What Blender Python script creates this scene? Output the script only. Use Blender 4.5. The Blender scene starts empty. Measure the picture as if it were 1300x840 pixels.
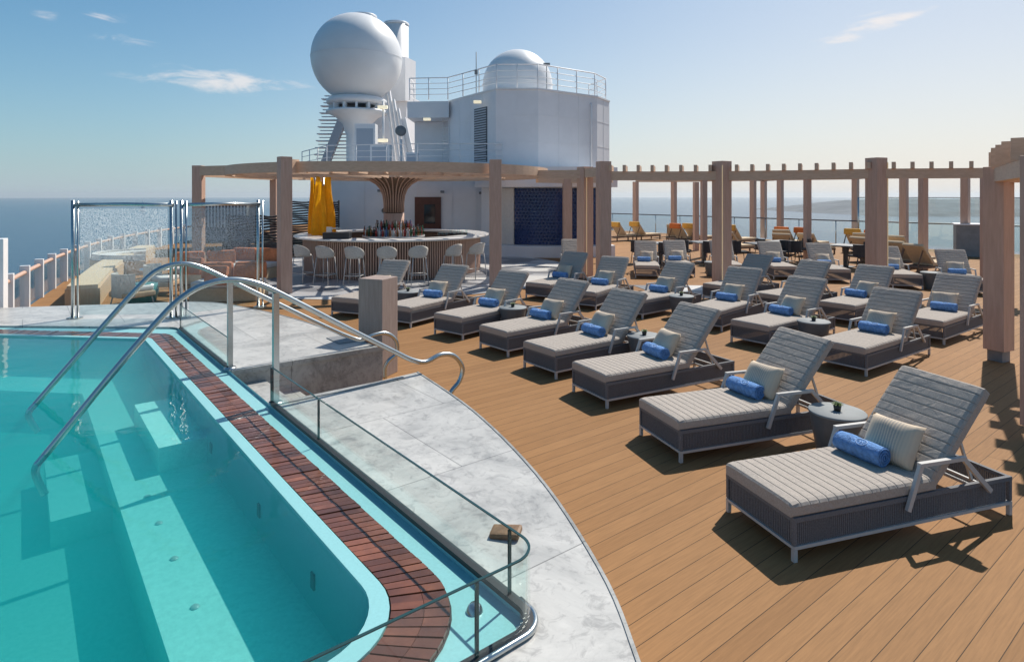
import bpy, bmesh, math, random
from mathutils import Vector, Matrix
random.seed(7)
PI = math.pi
R = math.radians
C = bpy.context.scene.collection
sc = bpy.context.scene

# ------------------------------------------------------------------ camera, sky, sun, exposure
F_PX, V0, CAM_H = 787.0, 248.65, 2.38
cam_d = bpy.data.cameras.new("camera")
cam_d.sensor_width = 36.0
cam_d.lens = F_PX / 1300.0 * 36.0
cam_d.shift_y = -(420.0 - V0) / 1300.0
cam_d.clip_start = 0.05
cam_d.clip_end = 60000
cam = bpy.data.objects.new("camera", cam_d)
C.objects.link(cam)
cam.location = (0, 0, CAM_H)
cam.rotation_euler = (R(90), 0, 0)
sc.camera = cam

SUN_EL, SUN_AZ = R(49.5), R(38)          # azimuth measured from +Y towards +X
world = bpy.data.worlds.new("World")
sc.world = world
world.use_nodes = True
wn, wl = world.node_tree.nodes, world.node_tree.links
wn.clear()
wout = wn.new("ShaderNodeOutputWorld")
wbg = wn.new("ShaderNodeBackground")
sky = wn.new("ShaderNodeTexSky")
sky.sky_type = 'NISHITA'
sky.sun_disc = False
sky.sun_elevation = SUN_EL
sky.sun_rotation = SUN_AZ
sky.altitude = 0
sky.air_density = 1.0
sky.dust_density = 0.7
sky.ozone_density = 2.0
wbg.inputs[1].default_value = 0.10
# thin wisps of cloud
tc = wn.new("ShaderNodeTexCoord")
sx_ = wn.new("ShaderNodeSeparateXYZ"); wl.new(tc.outputs['Generated'], sx_.inputs[0])
def wm(op, a, b_=None, clamp=False):
    q = wn.new("ShaderNodeMath"); q.operation = op; q.use_clamp = clamp
    for i, v in enumerate((a, b_)):
        if v is None: continue
        if isinstance(v, (int, float)): q.inputs[i].default_value = v
        else: wl.new(v, q.inputs[i])
    return q.outputs[0]
az = wm('ARCTAN2', sx_.outputs[0], sx_.outputs[1]); el = wm('ARCSINE', sx_.outputs[2])
cv = wn.new("ShaderNodeCombineXYZ"); wl.new(az, cv.inputs[0]); wl.new(el, cv.inputs[1])
cmp_ = wn.new("ShaderNodeMapping"); cmp_.inputs['Scale'].default_value = (7, 26, 1); cmp_.inputs['Rotation'].default_value = (0, 0, R(-6)); wl.new(cv.outputs[0], cmp_.inputs[0])
nz = wn.new("ShaderNodeTexNoise"); nz.inputs['Scale'].default_value = 2.2; nz.inputs['Detail'].default_value = 9; nz.inputs['Roughness'].default_value = .62; nz.inputs['Distortion'].default_value = .5; wl.new(cmp_.outputs[0], nz.inputs['Vector'])
acc_ = None
for (u_, v_, ru, rv, dens, tilt) in ((290, 104, 130, 17, 1.0, 0), (170, 48, 75, 11, .55, -.1), (1085, 38, 62, 15, .9, -.28), (1165, 18, 40, 9, .6, -.2), (60, 22, 26, 9, .7, 0), (130, 20, 30, 9, .6, 0), (1000, 185, 330, 22, .22, 0), (60, 130, 200, 18, .16, 0), (900, 120, 260, 14, .14, 0)):
    a0_ = math.atan2(u_ - 650, 787); e0_ = math.atan2((248.65 - v_) * math.cos(a0_), 787)
    da = wm('SUBTRACT', az, a0_); de = wm('ADD', wm('SUBTRACT', el, e0_), wm('MULTIPLY', da, tilt))
    q = wm('ADD', wm('POWER', wm('ABSOLUTE', wm('MULTIPLY', da, 787 / ru)), 2.0), wm('POWER', wm('ABSOLUTE', wm('MULTIPLY', de, 787 / rv)), 2.0))
    g_ = wm('MULTIPLY', wm('EXPONENT', wm('MULTIPLY', q, -1.6)), dens)
    acc_ = g_ if acc_ is None else wm('ADD', acc_, g_)
thr = wm('ADD', nz.outputs[0], wm('MULTIPLY', acc_, .42))
cm_ = wn.new("ShaderNodeMapRange"); cm_.inputs[1].default_value = .66; cm_.inputs[2].default_value = 1.0; cm_.inputs[4].default_value = .75; cm_.interpolation_type = 'SMOOTHSTEP'; wl.new(thr, cm_.inputs[0])
cf_ = wm('MULTIPLY', cm_.outputs[0], wm('MULTIPLY', acc_, 1.8, True))
wmix = wn.new("ShaderNodeMixRGB"); wmix.inputs[2].default_value = (8.6, 7.9, 7.6, 1)
wl.new(cf_, wmix.inputs[0]); wl.new(sky.outputs[0], wmix.inputs[1])
sepd = wn.new("ShaderNodeSeparateXYZ"); wl.new(tc.outputs['Generated'], sepd.inputs[0])
hz1 = wn.new("ShaderNodeMath"); hz1.operation = 'ABSOLUTE'; wl.new(sepd.outputs[2], hz1.inputs[0])
hdp = wn.new("ShaderNodeVectorMath"); hdp.operation = 'DOT_PRODUCT'; hdp.inputs[1].default_value = (math.sin(R(50)), math.cos(R(50)), 0); wl.new(tc.outputs['Generated'], hdp.inputs[0])
hmr = wn.new("ShaderNodeMapRange"); hmr.inputs[1].default_value = .3; hmr.inputs[2].default_value = 1.0; hmr.inputs[3].default_value = -7.5; hmr.inputs[4].default_value = -3.0; wl.new(hdp.outputs['Value'], hmr.inputs[0])
hz2 = wn.new("ShaderNodeMath"); hz2.operation = 'MULTIPLY'; wl.new(hz1.outputs[0], hz2.inputs[0]); wl.new(hmr.outputs[0], hz2.inputs[1])
hz3 = wn.new("ShaderNodeMath"); hz3.operation = 'EXPONENT'; wl.new(hz2.outputs[0], hz3.inputs[0])
hz4 = wn.new("ShaderNodeMath"); hz4.operation = 'MULTIPLY'; hz4.inputs[1].default_value = .93; wl.new(hz3.outputs[0], hz4.inputs[0])
# haze is brighter and warmer towards the sun's side
dp = wn.new("ShaderNodeVectorMath"); dp.operation = 'DOT_PRODUCT'; dp.inputs[1].default_value = (math.sin(R(50)), math.cos(R(50)), 0); wl.new(tc.outputs['Generated'], dp.inputs[0])
hr = wn.new("ShaderNodeValToRGB"); hr.color_ramp.elements[0].position = .15; hr.color_ramp.elements[0].color = (.46, .55, .60, 1); hr.color_ramp.elements[1].position = .98; hr.color_ramp.elements[1].color = (.80, .745, .70, 1)
wl.new(dp.outputs['Value'], hr.inputs[0])
hs = wn.new("ShaderNodeVectorMath"); hs.operation = 'SCALE'; hs.inputs['Scale'].default_value = 1 / .115; wl.new(hr.outputs[0], hs.inputs[0])
tr_ = wn.new("ShaderNodeValToRGB"); tr_.color_ramp.elements[0].position = .0; tr_.color_ramp.elements[0].color = (.40, .80, .92, 1); tr_.color_ramp.elements[1].position = .95; tr_.color_ramp.elements[1].color = (.90, .93, .91, 1)
wl.new(dp.outputs['Value'], tr_.inputs[0])
tm_ = wn.new("ShaderNodeMixRGB"); tm_.blend_type = 'MULTIPLY'; tm_.inputs[0].default_value = 1; wl.new(sky.outputs[0], tm_.inputs[1]); wl.new(tr_.outputs[0], tm_.inputs[2]); wl.new(tm_.outputs[0], wmix.inputs[1])
hmix = wn.new("ShaderNodeMixRGB"); wl.new(hz4.outputs[0], hmix.inputs[0]); wl.new(wmix.outputs[0], hmix.inputs[1]); wl.new(hs.outputs[0], hmix.inputs[2])
wl.new(hmix.outputs[0], wbg.inputs[0]); wl.new(wbg.outputs[0], wout.inputs[0])

sd = bpy.data.lights.new("sun", 'SUN'); sd.energy = 4.6; sd.angle = R(0.55); sd.color = (1.0, 0.93, 0.83)
sun = bpy.data.objects.new("sun", sd); C.objects.link(sun)
sdir = Vector((math.sin(SUN_AZ) * math.cos(SUN_EL), math.cos(SUN_AZ) * math.cos(SUN_EL), math.sin(SUN_EL)))
sun.rotation_euler = sdir.to_track_quat('Z', 'Y').to_euler()
sun.location = sdir * 60
sc.view_settings.view_transform = 'Standard'
sc.view_settings.look = 'None'
sc.view_settings.gamma = 1
sc.view_settings.use_curve_mapping = False
sc.view_settings.exposure = 0.28
sc.cycles.max_bounces = 10
sc.cycles.transparent_max_bounces = 24
sc.cycles.diffuse_bounces = 3
sc.cycles.glossy_bounces = 3
sc.cycles.use_denoising = True
sc.cycles.volume_bounces = 0

# ------------------------------------------------------------------ materials
def mat(name, col, rough=0.5, metal=0.0, spec=0.5, noise=0.0, nscale=8.0, bump=0.0, bscale=60.0, stretch=(1, 1, 1), col2=None, emit=None, coat=0.0, detail=5):
    m = bpy.data.materials.new(name); m.use_nodes = True
    n, l = m.node_tree.nodes, m.node_tree.links
    b = n["Principled BSDF"]
    b.inputs['Base Color'].default_value = (*col, 1)
    b.inputs['Roughness'].default_value = rough
    b.inputs['Metallic'].default_value = metal
    b.inputs['Specular IOR Level'].default_value = spec
    b.inputs['Coat Weight'].default_value = coat
    if emit:
        b.inputs['Emission Color'].default_value = (*emit[0], 1); b.inputs['Emission Strength'].default_value = emit[1]
    if noise or bump or col2:
        t = n.new("ShaderNodeTexCoord"); mpp = n.new("ShaderNodeMapping"); mpp.inputs['Scale'].default_value = stretch
        l.new(t.outputs['Object'], mpp.inputs[0])
    if noise or col2:
        x = n.new("ShaderNodeTexNoise"); x.inputs['Scale'].default_value = nscale; x.inputs['Detail'].default_value = detail; x.inputs['Roughness'].default_value = .65
        l.new(mpp.outputs[0], x.inputs['Vector'])
        cr = n.new("ShaderNodeValToRGB"); cr.color_ramp.elements[0].position = .3; cr.color_ramp.elements[1].position = .7
        c2 = col2 if col2 else tuple(c * (1 - noise) for c in col)
        cr.color_ramp.elements[0].color = (*c2, 1); cr.color_ramp.elements[1].color = (*(col if col2 else tuple(min(1, c * (1 + noise * .6)) for c in col)), 1)
        l.new(x.outputs[0], cr.inputs[0]); l.new(cr.outputs[0], b.inputs['Base Color'])
    if bump:
        x2 = n.new("ShaderNodeTexNoise"); x2.inputs['Scale'].default_value = bscale; x2.inputs['Detail'].default_value = 4
        l.new(mpp.outputs[0], x2.inputs['Vector'])
        bp = n.new("ShaderNodeBump"); bp.inputs['Strength'].default_value = bump; bp.inputs['Distance'].default_value = .01
        l.new(x2.outputs[0], bp.inputs['Height']); l.new(bp.outputs[0], b.inputs['Normal'])
    return m

def glass_mat(name, tint=(.96, .985, .98), ior=1.45, rough=0.0, gl=(1, 1, 1), bump=0.0, bscale=20, boost=.7):
    m = bpy.data.materials.new(name); m.use_nodes = True
    n, l = m.node_tree.nodes, m.node_tree.links
    n.clear()
    o = n.new("ShaderNodeOutputMaterial"); mx = n.new("ShaderNodeMixShader"); tr = n.new("ShaderNodeBsdfTransparent"); g = n.new("ShaderNodeBsdfGlossy"); lw = n.new("ShaderNodeLayerWeight"); lw.inputs[0].default_value = .5
    pw = n.new("ShaderNodeMath"); pw.operation = 'POWER'; pw.inputs[1].default_value = 5
    f0 = ((ior - 1) / (ior + 1)) ** 2
    fr = n.new("ShaderNodeMapRange"); fr.inputs[3].default_value = f0; fr.inputs[4].default_value = boost
    l.new(lw.outputs['Facing'], pw.inputs[0]); l.new(pw.outputs[0], fr.inputs[0])
    tr.inputs[0].default_value = (*tint, 1); g.inputs[0].default_value = (*gl, 1); g.inputs['Roughness'].default_value = rough;
    l.new(fr.outputs[0], mx.inputs[0]); l.new(tr.outputs[0], mx.inputs[1]); l.new(g.outputs[0], mx.inputs[2]); l.new(mx.outputs[0], o.inputs[0])
    if bump:
        t = n.new("ShaderNodeTexCoord"); x = n.new("ShaderNodeTexNoise"); x.inputs['Scale'].default_value = bscale; x.inputs['Detail'].default_value = 3
        bp = n.new("ShaderNodeBump"); bp.inputs['Strength'].default_value = bump; bp.inputs['Distance'].default_value = .02
        l.new(t.outputs['Object'], x.inputs['Vector']); l.new(x.outputs[0], bp.inputs['Height'])
        l.new(bp.outputs[0], g.inputs['Normal']); l.new(bp.outputs[0], lw.inputs['Normal'])
    return m

def deck_mat():
    m = bpy.data.materials.new("teak_deck"); m.use_nodes = True
    n, l = m.node_tree.nodes, m.node_tree.links
    b = n["Principled BSDF"]
    t = n.new("ShaderNodeTexCoord"); mpp = n.new("ShaderNodeMapping"); mpp.inputs['Rotation'].default_value = (0, 0, -R(38.3))
    l.new(t.outputs['Object'], mpp.inputs[0])
    br = n.new("ShaderNodeTexBrick")
    br.offset = .37; br.inputs['Scale'].default_value = 1.0; br.inputs['Brick Width'].default_value = 11.0; br.inputs['Row Height'].default_value = .135
    br.inputs['Mortar Size'].default_value = .0024; br.inputs['Mortar Smooth'].default_value = .1; br.inputs['Bias'].default_value = -.35
    br.inputs['Color1'].default_value = (.315, .170, .074, 1); br.inputs['Color2'].default_value = (.245, .126, .052, 1); br.inputs['Mortar'].default_value = (.07, .042, .024, 1)
    l.new(mpp.outputs[0], br.inputs['Vector'])
    mp2 = n.new("ShaderNodeMapping"); mp2.inputs['Scale'].default_value = (1.2, 22, 1)
    l.new(mpp.outputs[0], mp2.inputs[0])
    x = n.new("ShaderNodeTexNoise"); x.inputs['Scale'].default_value = 3.0; x.inputs['Detail'].default_value = 7; x.inputs['Roughness'].default_value = .65
    l.new(mp2.outputs[0], x.inputs['Vector'])
    cr = n.new("ShaderNodeValToRGB"); cr.color_ramp.elements[0].position = .28; cr.color_ramp.elements[0].color = (.78, .77, .76, 1); cr.color_ramp.elements[1].position = .72; cr.color_ramp.elements[1].color = (1.10, 1.09, 1.07, 1)
    l.new(x.outputs[0], cr.inputs[0])
    mu = n.new("ShaderNodeMixRGB"); mu.blend_type = 'MULTIPLY'; mu.inputs[0].default_value = 1
    l.new(br.outputs[0], mu.inputs[1]); l.new(cr.outputs[0], mu.inputs[2])
    x3 = n.new("ShaderNodeTexNoise"); x3.inputs['Scale'].default_value = .5; x3.inputs['Detail'].default_value = 3
    l.new(t.outputs['Object'], x3.inputs['Vector'])
    cr3 = n.new("ShaderNodeValToRGB"); cr3.color_ramp.elements[0].color = (.86, .86, .88, 1); cr3.color_ramp.elements[1].color = (1.1, 1.08, 1.05, 1)
    l.new(x3.outputs[0], cr3.inputs[0])
    mu2 = n.new("ShaderNodeMixRGB"); mu2.blend_type = 'MULTIPLY'; mu2.inputs[0].default_value = 1
    l.new(mu.outputs[0], mu2.inputs[1]); l.new(cr3.outputs[0], mu2.inputs[2])
    l.new(mu2.outputs[0], b.inputs['Base Color'])
    b.inputs['Roughness'].default_value = .7; b.inputs['Specular IOR Level'].default_value = .15
    bp = n.new("ShaderNodeBump"); bp.inputs['Strength'].default_value = .35; bp.inputs['Distance'].default_value = .006; bp.invert = True
    l.new(br.outputs['Fac'], bp.inputs['Height']); l.new(bp.outputs[0], b.inputs['Normal'])
    return m

def marble_mat(name, base=(.55, .54, .52), vein=(.30, .30, .295), tile=(1.2, 1.2), rot=38.3, rough=.35, scale=1.6, mortar=(.42, .42, .42)):
    m = bpy.data.materials.new(name); m.use_nodes = True
    n, l = m.node_tree.nodes, m.node_tree.links
    b = n["Principled BSDF"]
    t = n.new("ShaderNodeTexCoord"); mpp = n.new("ShaderNodeMapping"); mpp.inputs['Rotation'].default_value = (0, 0, -R(rot))
    l.new(t.outputs['Object'], mpp.inputs[0])
    x = n.new("ShaderNodeTexNoise"); x.inputs['Scale'].default_value = scale; x.inputs['Detail'].default_value = 9; x.inputs['Roughness'].default_value = .68; x.inputs['Distortion'].default_value = 1.3
    l.new(t.outputs['Object'], x.inputs['Vector'])
    cr = n.new("ShaderNodeValToRGB")
    e = cr.color_ramp.elements
    e[0].position = .3; e[0].color = (*vein, 1); e[1].position = .62; e[1].color = (*base, 1)
    k = e.new(.47); k.color = tuple(.62 * a + .38 * c for a, c in zip(base, vein)) + (1,)
    l.new(x.outputs[0], cr.inputs[0])
    w = n.new("ShaderNodeTexNoise"); w.inputs['Scale'].default_value = scale * 7; w.inputs['Distortion'].default_value = .9; w.inputs['Detail'].default_value = 6; w.inputs['Roughness'].default_value = .7
    l.new(t.outputs['Object'], w.inputs['Vector'])
    c2 = n.new("ShaderNodeValToRGB"); c2.color_ramp.elements[0].position = .36; c2.color_ramp.elements[0].color = (.74, .74, .74, 1); c2.color_ramp.elements[1].position = .48; c2.color_ramp.elements[1].color = (1.04, 1.04, 1.03, 1)
    l.new(w.outputs[0], c2.inputs[0])
    mu = n.new("ShaderNodeMixRGB"); mu.blend_type = 'MULTIPLY'; mu.inputs[0].default_value = 1
    l.new(cr.outputs[0], mu.inputs[1]); l.new(c2.outputs[0], mu.inputs[2])
    br = n.new("ShaderNodeTexBrick"); br.offset = .5; br.inputs['Scale'].default_value = 1; br.inputs['Brick Width'].default_value = tile[0]; br.inputs['Row Height'].default_value = tile[1]
    br.inputs['Mortar Size'].default_value = .004; br.inputs['Color1'].default_value = (1, 1, 1, 1); br.inputs['Color2'].default_value = (.9, .905, .91, 1); br.inputs['Mortar'].default_value = (*mortar, 1)
    l.new(mpp.outputs[0], br.inputs['Vector'])
    m3 = n.new("ShaderNodeMixRGB"); m3.blend_type = 'MULTIPLY'; m3.inputs[0].default_value = 1
    l.new(mu.outputs[0], m3.inputs[1]); l.new(br.outputs[0], m3.inputs[2])
    l.new(m3.outputs[0], b.inputs['Base Color'])
    b.inputs['Roughness'].default_value = rough
    return m

def wood_mat(name, c1, c2, rough=.55, stretch=(9, 9, .8), scale=3.0, spec=.3):
    m = mat(name, c1, rough=rough, spec=spec, col2=c2, nscale=scale, stretch=stretch, detail=8, bump=.12, bscale=30)
    return m

def tiles_mat():       # geometric stone floor round the bar
    m = bpy.data.materials.new("geometric_stone"); m.use_nodes = True
    n, l = m.node_tree.nodes, m.node_tree.links
    b = n["Principled BSDF"]
    t = n.new("ShaderNodeTexCoord"); mpp = n.new("ShaderNodeMapping"); mpp.inputs['Rotation'].default_value = (0, 0, R(20)); mpp.inputs['Scale'].default_value = (1.1, 1.7, 1)
    l.new(t.outputs['Object'], mpp.inputs[0])
    v = n.new("ShaderNodeTexVoronoi"); v.inputs['Scale'].default_value = 1.0; v.distance = 'MANHATTAN'; v.inputs['Randomness'].default_value = .35
    l.new(mpp.outputs[0], v.inputs['Vector'])
    s = n.new("ShaderNodeSeparateColor"); l.new(v.outputs['Color'], s.inputs[0])
    cr = n.new("ShaderNodeValToRGB"); cr.color_ramp.interpolation = 'CONSTANT'
    e = cr.color_ramp.elements; e[0].color = (.20, .205, .22, 1); e[1].position = .62; e[1].color = (.60, .59, .57, 1)
    k = e.new(.3); k.color = (.40, .40, .41, 1)
    l.new(s.outputs[0], cr.inputs[0]); l.new(cr.outputs[0], b.inputs['Base Color'])
    b.inputs['Roughness'].default_value = .4
    return m

M = {}
M['deck'] = deck_mat()
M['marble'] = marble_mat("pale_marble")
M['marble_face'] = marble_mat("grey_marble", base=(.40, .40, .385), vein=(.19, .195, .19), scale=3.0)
M['counter'] = mat("counter_stone", (.72, .70, .68), rough=.25, noise=.12, nscale=3)
M['stone_floor'] = tiles_mat()
M['white'] = mat("white_paint", (.80, .80, .81), rough=.45, noise=.06, nscale=1.2)
M['white_wall'] = mat("white_wall_paint", (.78, .78, .80), rough=.5, noise=.07, nscale=.8, bump=.03, bscale=6)
M['radome'] = mat("radome_shell", (.80, .80, .80), rough=.4, noise=.05, nscale=1)
M['frame'] = mat("powder_coated_frame", (.50, .49, .475), rough=.4, noise=.06, nscale=14)
M['rope'] = mat("charcoal_rope", (.155, .16, .175), rough=.8, noise=.35, nscale=90, bump=.3, bscale=200)
M['rope_l'] = mat("taupe_rope", (.56, .53, .48), rough=.8, noise=.35, nscale=70, bump=.4, bscale=150)
M['steel'] = mat("polished_steel", (.50, .53, .53), rough=.27, metal=1.0, noise=.1, nscale=6)
M['steel_d'] = mat("dark_steel", (.10, .11, .12), rough=.4, metal=.6)
M['black'] = mat("black_rubber", (.018, .02, .024), rough=.5)
M['post'] = wood_mat("rose_brown_wood", (.60, .41, .325), (.48, .315, .24))
M['beam'] = wood_mat("rose_brown_wood_beam", (.68, .49, .355), (.56, .385, .27), stretch=(2, 2, 9))
M['pillar'] = wood_mat("grey_brown_wood", (.40, .31, .27), (.29, .215, .185))
M['grate'] = mat("wet_red_teak", (.27, .095, .046), rough=.28, spec=.6, col2=(.13, .046, .025), nscale=5, stretch=(1, 1, 1), detail=8, coat=.25)
def island_vary(m, lo=.5, hi=1.2):
    n, l = m.node_tree.nodes, m.node_tree.links
    b = n["Principled BSDF"]; src = b.inputs['Base Color'].links[0].from_socket
    g = n.new("ShaderNodeNewGeometry"); r = n.new("ShaderNodeMapRange"); r.inputs[3].default_value = lo; r.inputs[4].default_value = hi
    x = n.new("ShaderNodeVectorMath"); x.operation = 'SCALE'
    l.new(g.outputs['Random Per Island'], r.inputs[0]); l.new(src, x.inputs[0]); l.new(r.outputs[0], x.inputs['Scale']); l.new(x.outputs[0], b.inputs['Base Color'])
island_vary(M['grate'])
M['cyan'] = mat("pale_cyan_mosaic", (.27, .56, .58), rough=.3, noise=.08, nscale=60)
M['pool'] = mat("cyan_pool_lining", (.58, .88, .81), rough=.5, noise=.16, nscale=30)
M['slat'] = wood_mat("bar_front_wood", (.56, .38, .30), (.44, .28, .215))
M['door'] = mat("dark_red_wood", (.10, .03, .022), rough=.35, noise=.3, nscale=5)
M['glass'] = glass_mat("clear_glass", ior=1.36)
M['glass_green'] = glass_mat("green_edge_glass", tint=(.94, .98, .97), ior=1.36)
M['glass_edge'] = mat("glass_edge", (.02, .06, .06), rough=.15)
M['screen_glass'] = glass_mat("etched_glass", tint=(.88, .94, .95), ior=1.38, rough=.06, bump=.25, bscale=35)
def etch(m):
    n, l = m.node_tree.nodes, m.node_tree.links
    o = [q for q in n if q.type == 'OUTPUT_MATERIAL'][0]; src = o.inputs[0].links[0].from_socket
    t = n.new("ShaderNodeTexCoord"); x = n.new("ShaderNodeTexNoise"); x.inputs['Scale'].default_value = 75; x.inputs['Detail'].default_value = 2
    sp = n.new("ShaderNodeSeparateXYZ"); l.new(t.outputs['Object'], x.inputs['Vector']); l.new(t.outputs['Object'], sp.inputs[0])
    zr = n.new("ShaderNodeMapRange"); zr.inputs[1].default_value = .35; zr.inputs[2].default_value = 1.2; zr.inputs[3].default_value = 0; zr.inputs[4].default_value = .42
    l.new(sp.outputs[2], zr.inputs[0])
    th = n.new("ShaderNodeMapRange"); th.inputs[1].default_value = .47; th.inputs[2].default_value = .56; l.new(x.outputs[0], th.inputs[0])
    mm = n.new("ShaderNodeMath"); mm.operation = 'MULTIPLY'; l.new(zr.outputs[0], mm.inputs[0]); l.new(th.outputs[0], mm.inputs[1])
    d = n.new("ShaderNodeBsdfTranslucent"); d.inputs[0].default_value = (.75, .8, .85, 1)
    mx = n.new("ShaderNodeMixShader"); l.new(mm.outputs[0], mx.inputs[0]); l.new(src, mx.inputs[1]); l.new(d.outputs[0], mx.inputs[2]); l.new(mx.outputs[0], o.inputs[0])
etch(M['screen_glass'])
M['dark_glass'] = mat("dark_window", (.02, .025, .03), rough=.08)
M['yellow'] = mat("yellow_canvas", (.90, .50, .01), rough=.7, noise=.15, nscale=5)
def translucent(m, f=.35):
    n, l = m.node_tree.nodes, m.node_tree.links
    o = [q for q in n if q.type == 'OUTPUT_MATERIAL'][0]; b = n["Principled BSDF"]
    t = n.new("ShaderNodeBsdfTranslucent"); mx = n.new("ShaderNodeMixShader"); mx.inputs[0].default_value = f
    l.new(b.inputs['Base Color'].links[0].from_socket, t.inputs[0]); l.new(b.outputs[0], mx.inputs[1]); l.new(t.outputs[0], mx.inputs[2]); l.new(mx.outputs[0], o.inputs[0])
translucent(M['yellow'], .5)
M['orange'] = mat("orange_fabric", (.62, .17, .04), rough=.9, noise=.2, nscale=20)
M['coral'] = mat("coral_fabric", (.58, .20, .085), rough=.9, noise=.35, nscale=6)
M['amber'] = mat("amber_towel", (.60, .33, .06), rough=.9, noise=.2, nscale=14)
M['towel'] = mat("blue_terry", (.15, .315, .64), rough=.95, noise=.35, nscale=28, bump=1.0, bscale=140)
M['towel_mark'] = mat("pale_embroidery", (.45, .60, .85), rough=.9)
M['table'] = mat("slate_table", (.12, .135, .145), rough=.5, noise=.15, nscale=9)
M['table_top'] = mat("grey_table_top", (.22, .24, .25), rough=.7, noise=.1, nscale=12)
M['leaf'] = mat("succulent_leaf", (.09, .15, .035), rough=.5, noise=.4, nscale=30)
M['pot'] = mat("dark_pot", (.04, .035, .03), rough=.5)
M['led'] = mat("brass_light_strip", (.75, .58, .36), rough=.4, emit=((1.0, .78, .45), .18))
M['lamp'] = mat("lit_lamp", (.9, .85, .7), rough=.4, emit=((1, .86, .55), .5))
M['brown_wicker'] = mat("brown_wicker", (.17, .11, .075), rough=.8, noise=.5, nscale=40, bump=.3, bscale=80)
M['dark_wicker'] = mat("dark_wicker", (.045, .045, .05), rough=.7, noise=.5, nscale=30, bump=.4, bscale=60)
M['tan'] = mat("tan_upholstery", (.58, .45, .30), rough=.9, noise=.12, nscale=14)
M['offwhite'] = mat("offwhite_cushion", (.62, .60, .57), rough=.9, noise=.08, nscale=12)
M['sand_wood'] = wood_mat("sandy_wood_panel", (.55, .40, .26), (.44, .30, .19))  # sandy timber, its own colour with streaky grain
M['foam'] = mat("worn_leather_mat", (.20, .115, .06), rough=.6, noise=.4, nscale=14, bump=.3, bscale=70)
M['grey_panel'] = mat("grey_panel", (.22, .23, .24), rough=.6, noise=.2, nscale=5)

def fabric_mat():
    m = mat("heathered_taupe_fabric", (.45, .40, .355), rough=.95, col2=(.335, .295, .26), nscale=110, detail=3, bump=.25, bscale=260)
    return m
def wrinkle(m, scale, dist, strength=.6):
    n, l = m.node_tree.nodes, m.node_tree.links
    b = n["Principled BSDF"]; old = b.inputs['Normal'].links[0].from_socket
    t = n.new("ShaderNodeTexCoord"); x = n.new("ShaderNodeTexNoise"); x.inputs['Scale'].default_value = scale; x.inputs['Detail'].default_value = 3; x.inputs['Distortion'].default_value = .8
    bp = n.new("ShaderNodeBump"); bp.inputs['Strength'].default_value = strength; bp.inputs['Distance'].default_value = dist
    l.new(t.outputs['Object'], x.inputs['Vector']); l.new(x.outputs[0], bp.inputs['Height']); l.new(old, bp.inputs['Normal']); l.new(bp.outputs[0], b.inputs['Normal'])
M['fabric'] = fabric_mat()
wrinkle(M['fabric'], 9, .02); wrinkle(M['towel'], 22, .02, .8)

def pillow_mat():
    m = bpy.data.materials.new("striped_pillow"); m.use_nodes = True
    n, l = m.node_tree.nodes, m.node_tree.links
    b = n["Principled BSDF"]; b.inputs['Roughness'].default_value = .95
    t = n.new("ShaderNodeTexCoord"); s = n.new("ShaderNodeSeparateXYZ"); l.new(t.outputs['Object'], s.inputs[0])
    w = n.new("ShaderNodeTexWave"); w.bands_direction = 'X'; w.inputs['Scale'].default_value = 15; w.inputs['Distortion'].default_value = 1.5; w.inputs['Detail'].default_value = 3; w.inputs['Detail Scale'].default_value = 6
    l.new(t.outputs['Object'], w.inputs['Vector'])
    a = n.new("ShaderNodeMath"); a.operation = 'ABSOLUTE'; l.new(s.outputs[0], a.inputs[0])
    q = n.new("ShaderNodeMapRange"); q.inputs[1].default_value = .05; q.inputs[2].default_value = .13; q.inputs[3].default_value = 1; q.inputs[4].default_value = .12
    l.new(a.outputs[0], q.inputs[0])
    mm = n.new("ShaderNodeMath"); mm.operation = 'MULTIPLY'; l.new(w.outputs[1], mm.inputs[0]); l.new(q.outputs[0], mm.inputs[1])
    cr = n.new("ShaderNodeValToRGB"); cr.color_ramp.elements[0].color = (.64, .52, .39, 1); cr.color_ramp.elements[1].color = (.38, .34, .30, 1); cr.color_ramp.elements[1].position = .9
    l.new(mm.outputs[0], cr.inputs[0]); l.new(cr.outputs[0], b.inputs['Base Color'])
    return m
M['pillow'] = pillow_mat()

def blue_tile_mat():
    m = bpy.data.materials.new("navy_relief_tile"); m.use_nodes = True
    n, l = m.node_tree.nodes, m.node_tree.links
    b = n["Principled BSDF"]; b.inputs['Roughness'].default_value = .22; b.inputs['Base Color'].default_value = (.008, .016, .05, 1)
    x = n.new("ShaderNodeTexCoord")
    w = n.new("ShaderNodeTexNoise"); w.inputs['Scale'].default_value = 2
    l.new(x.outputs['Object'], w.inputs['Vector'])
    cr = n.new("ShaderNodeValToRGB"); cr.color_ramp.elements[0].color = (.016, .032, .10, 1); cr.color_ramp.elements[1].color = (.04, .075, .21, 1)
    l.new(w.outputs[0], cr.inputs[0]); l.new(cr.outputs[0], b.inputs['Base Color'])
    return m
M['navy'] = blue_tile_mat()

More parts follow.
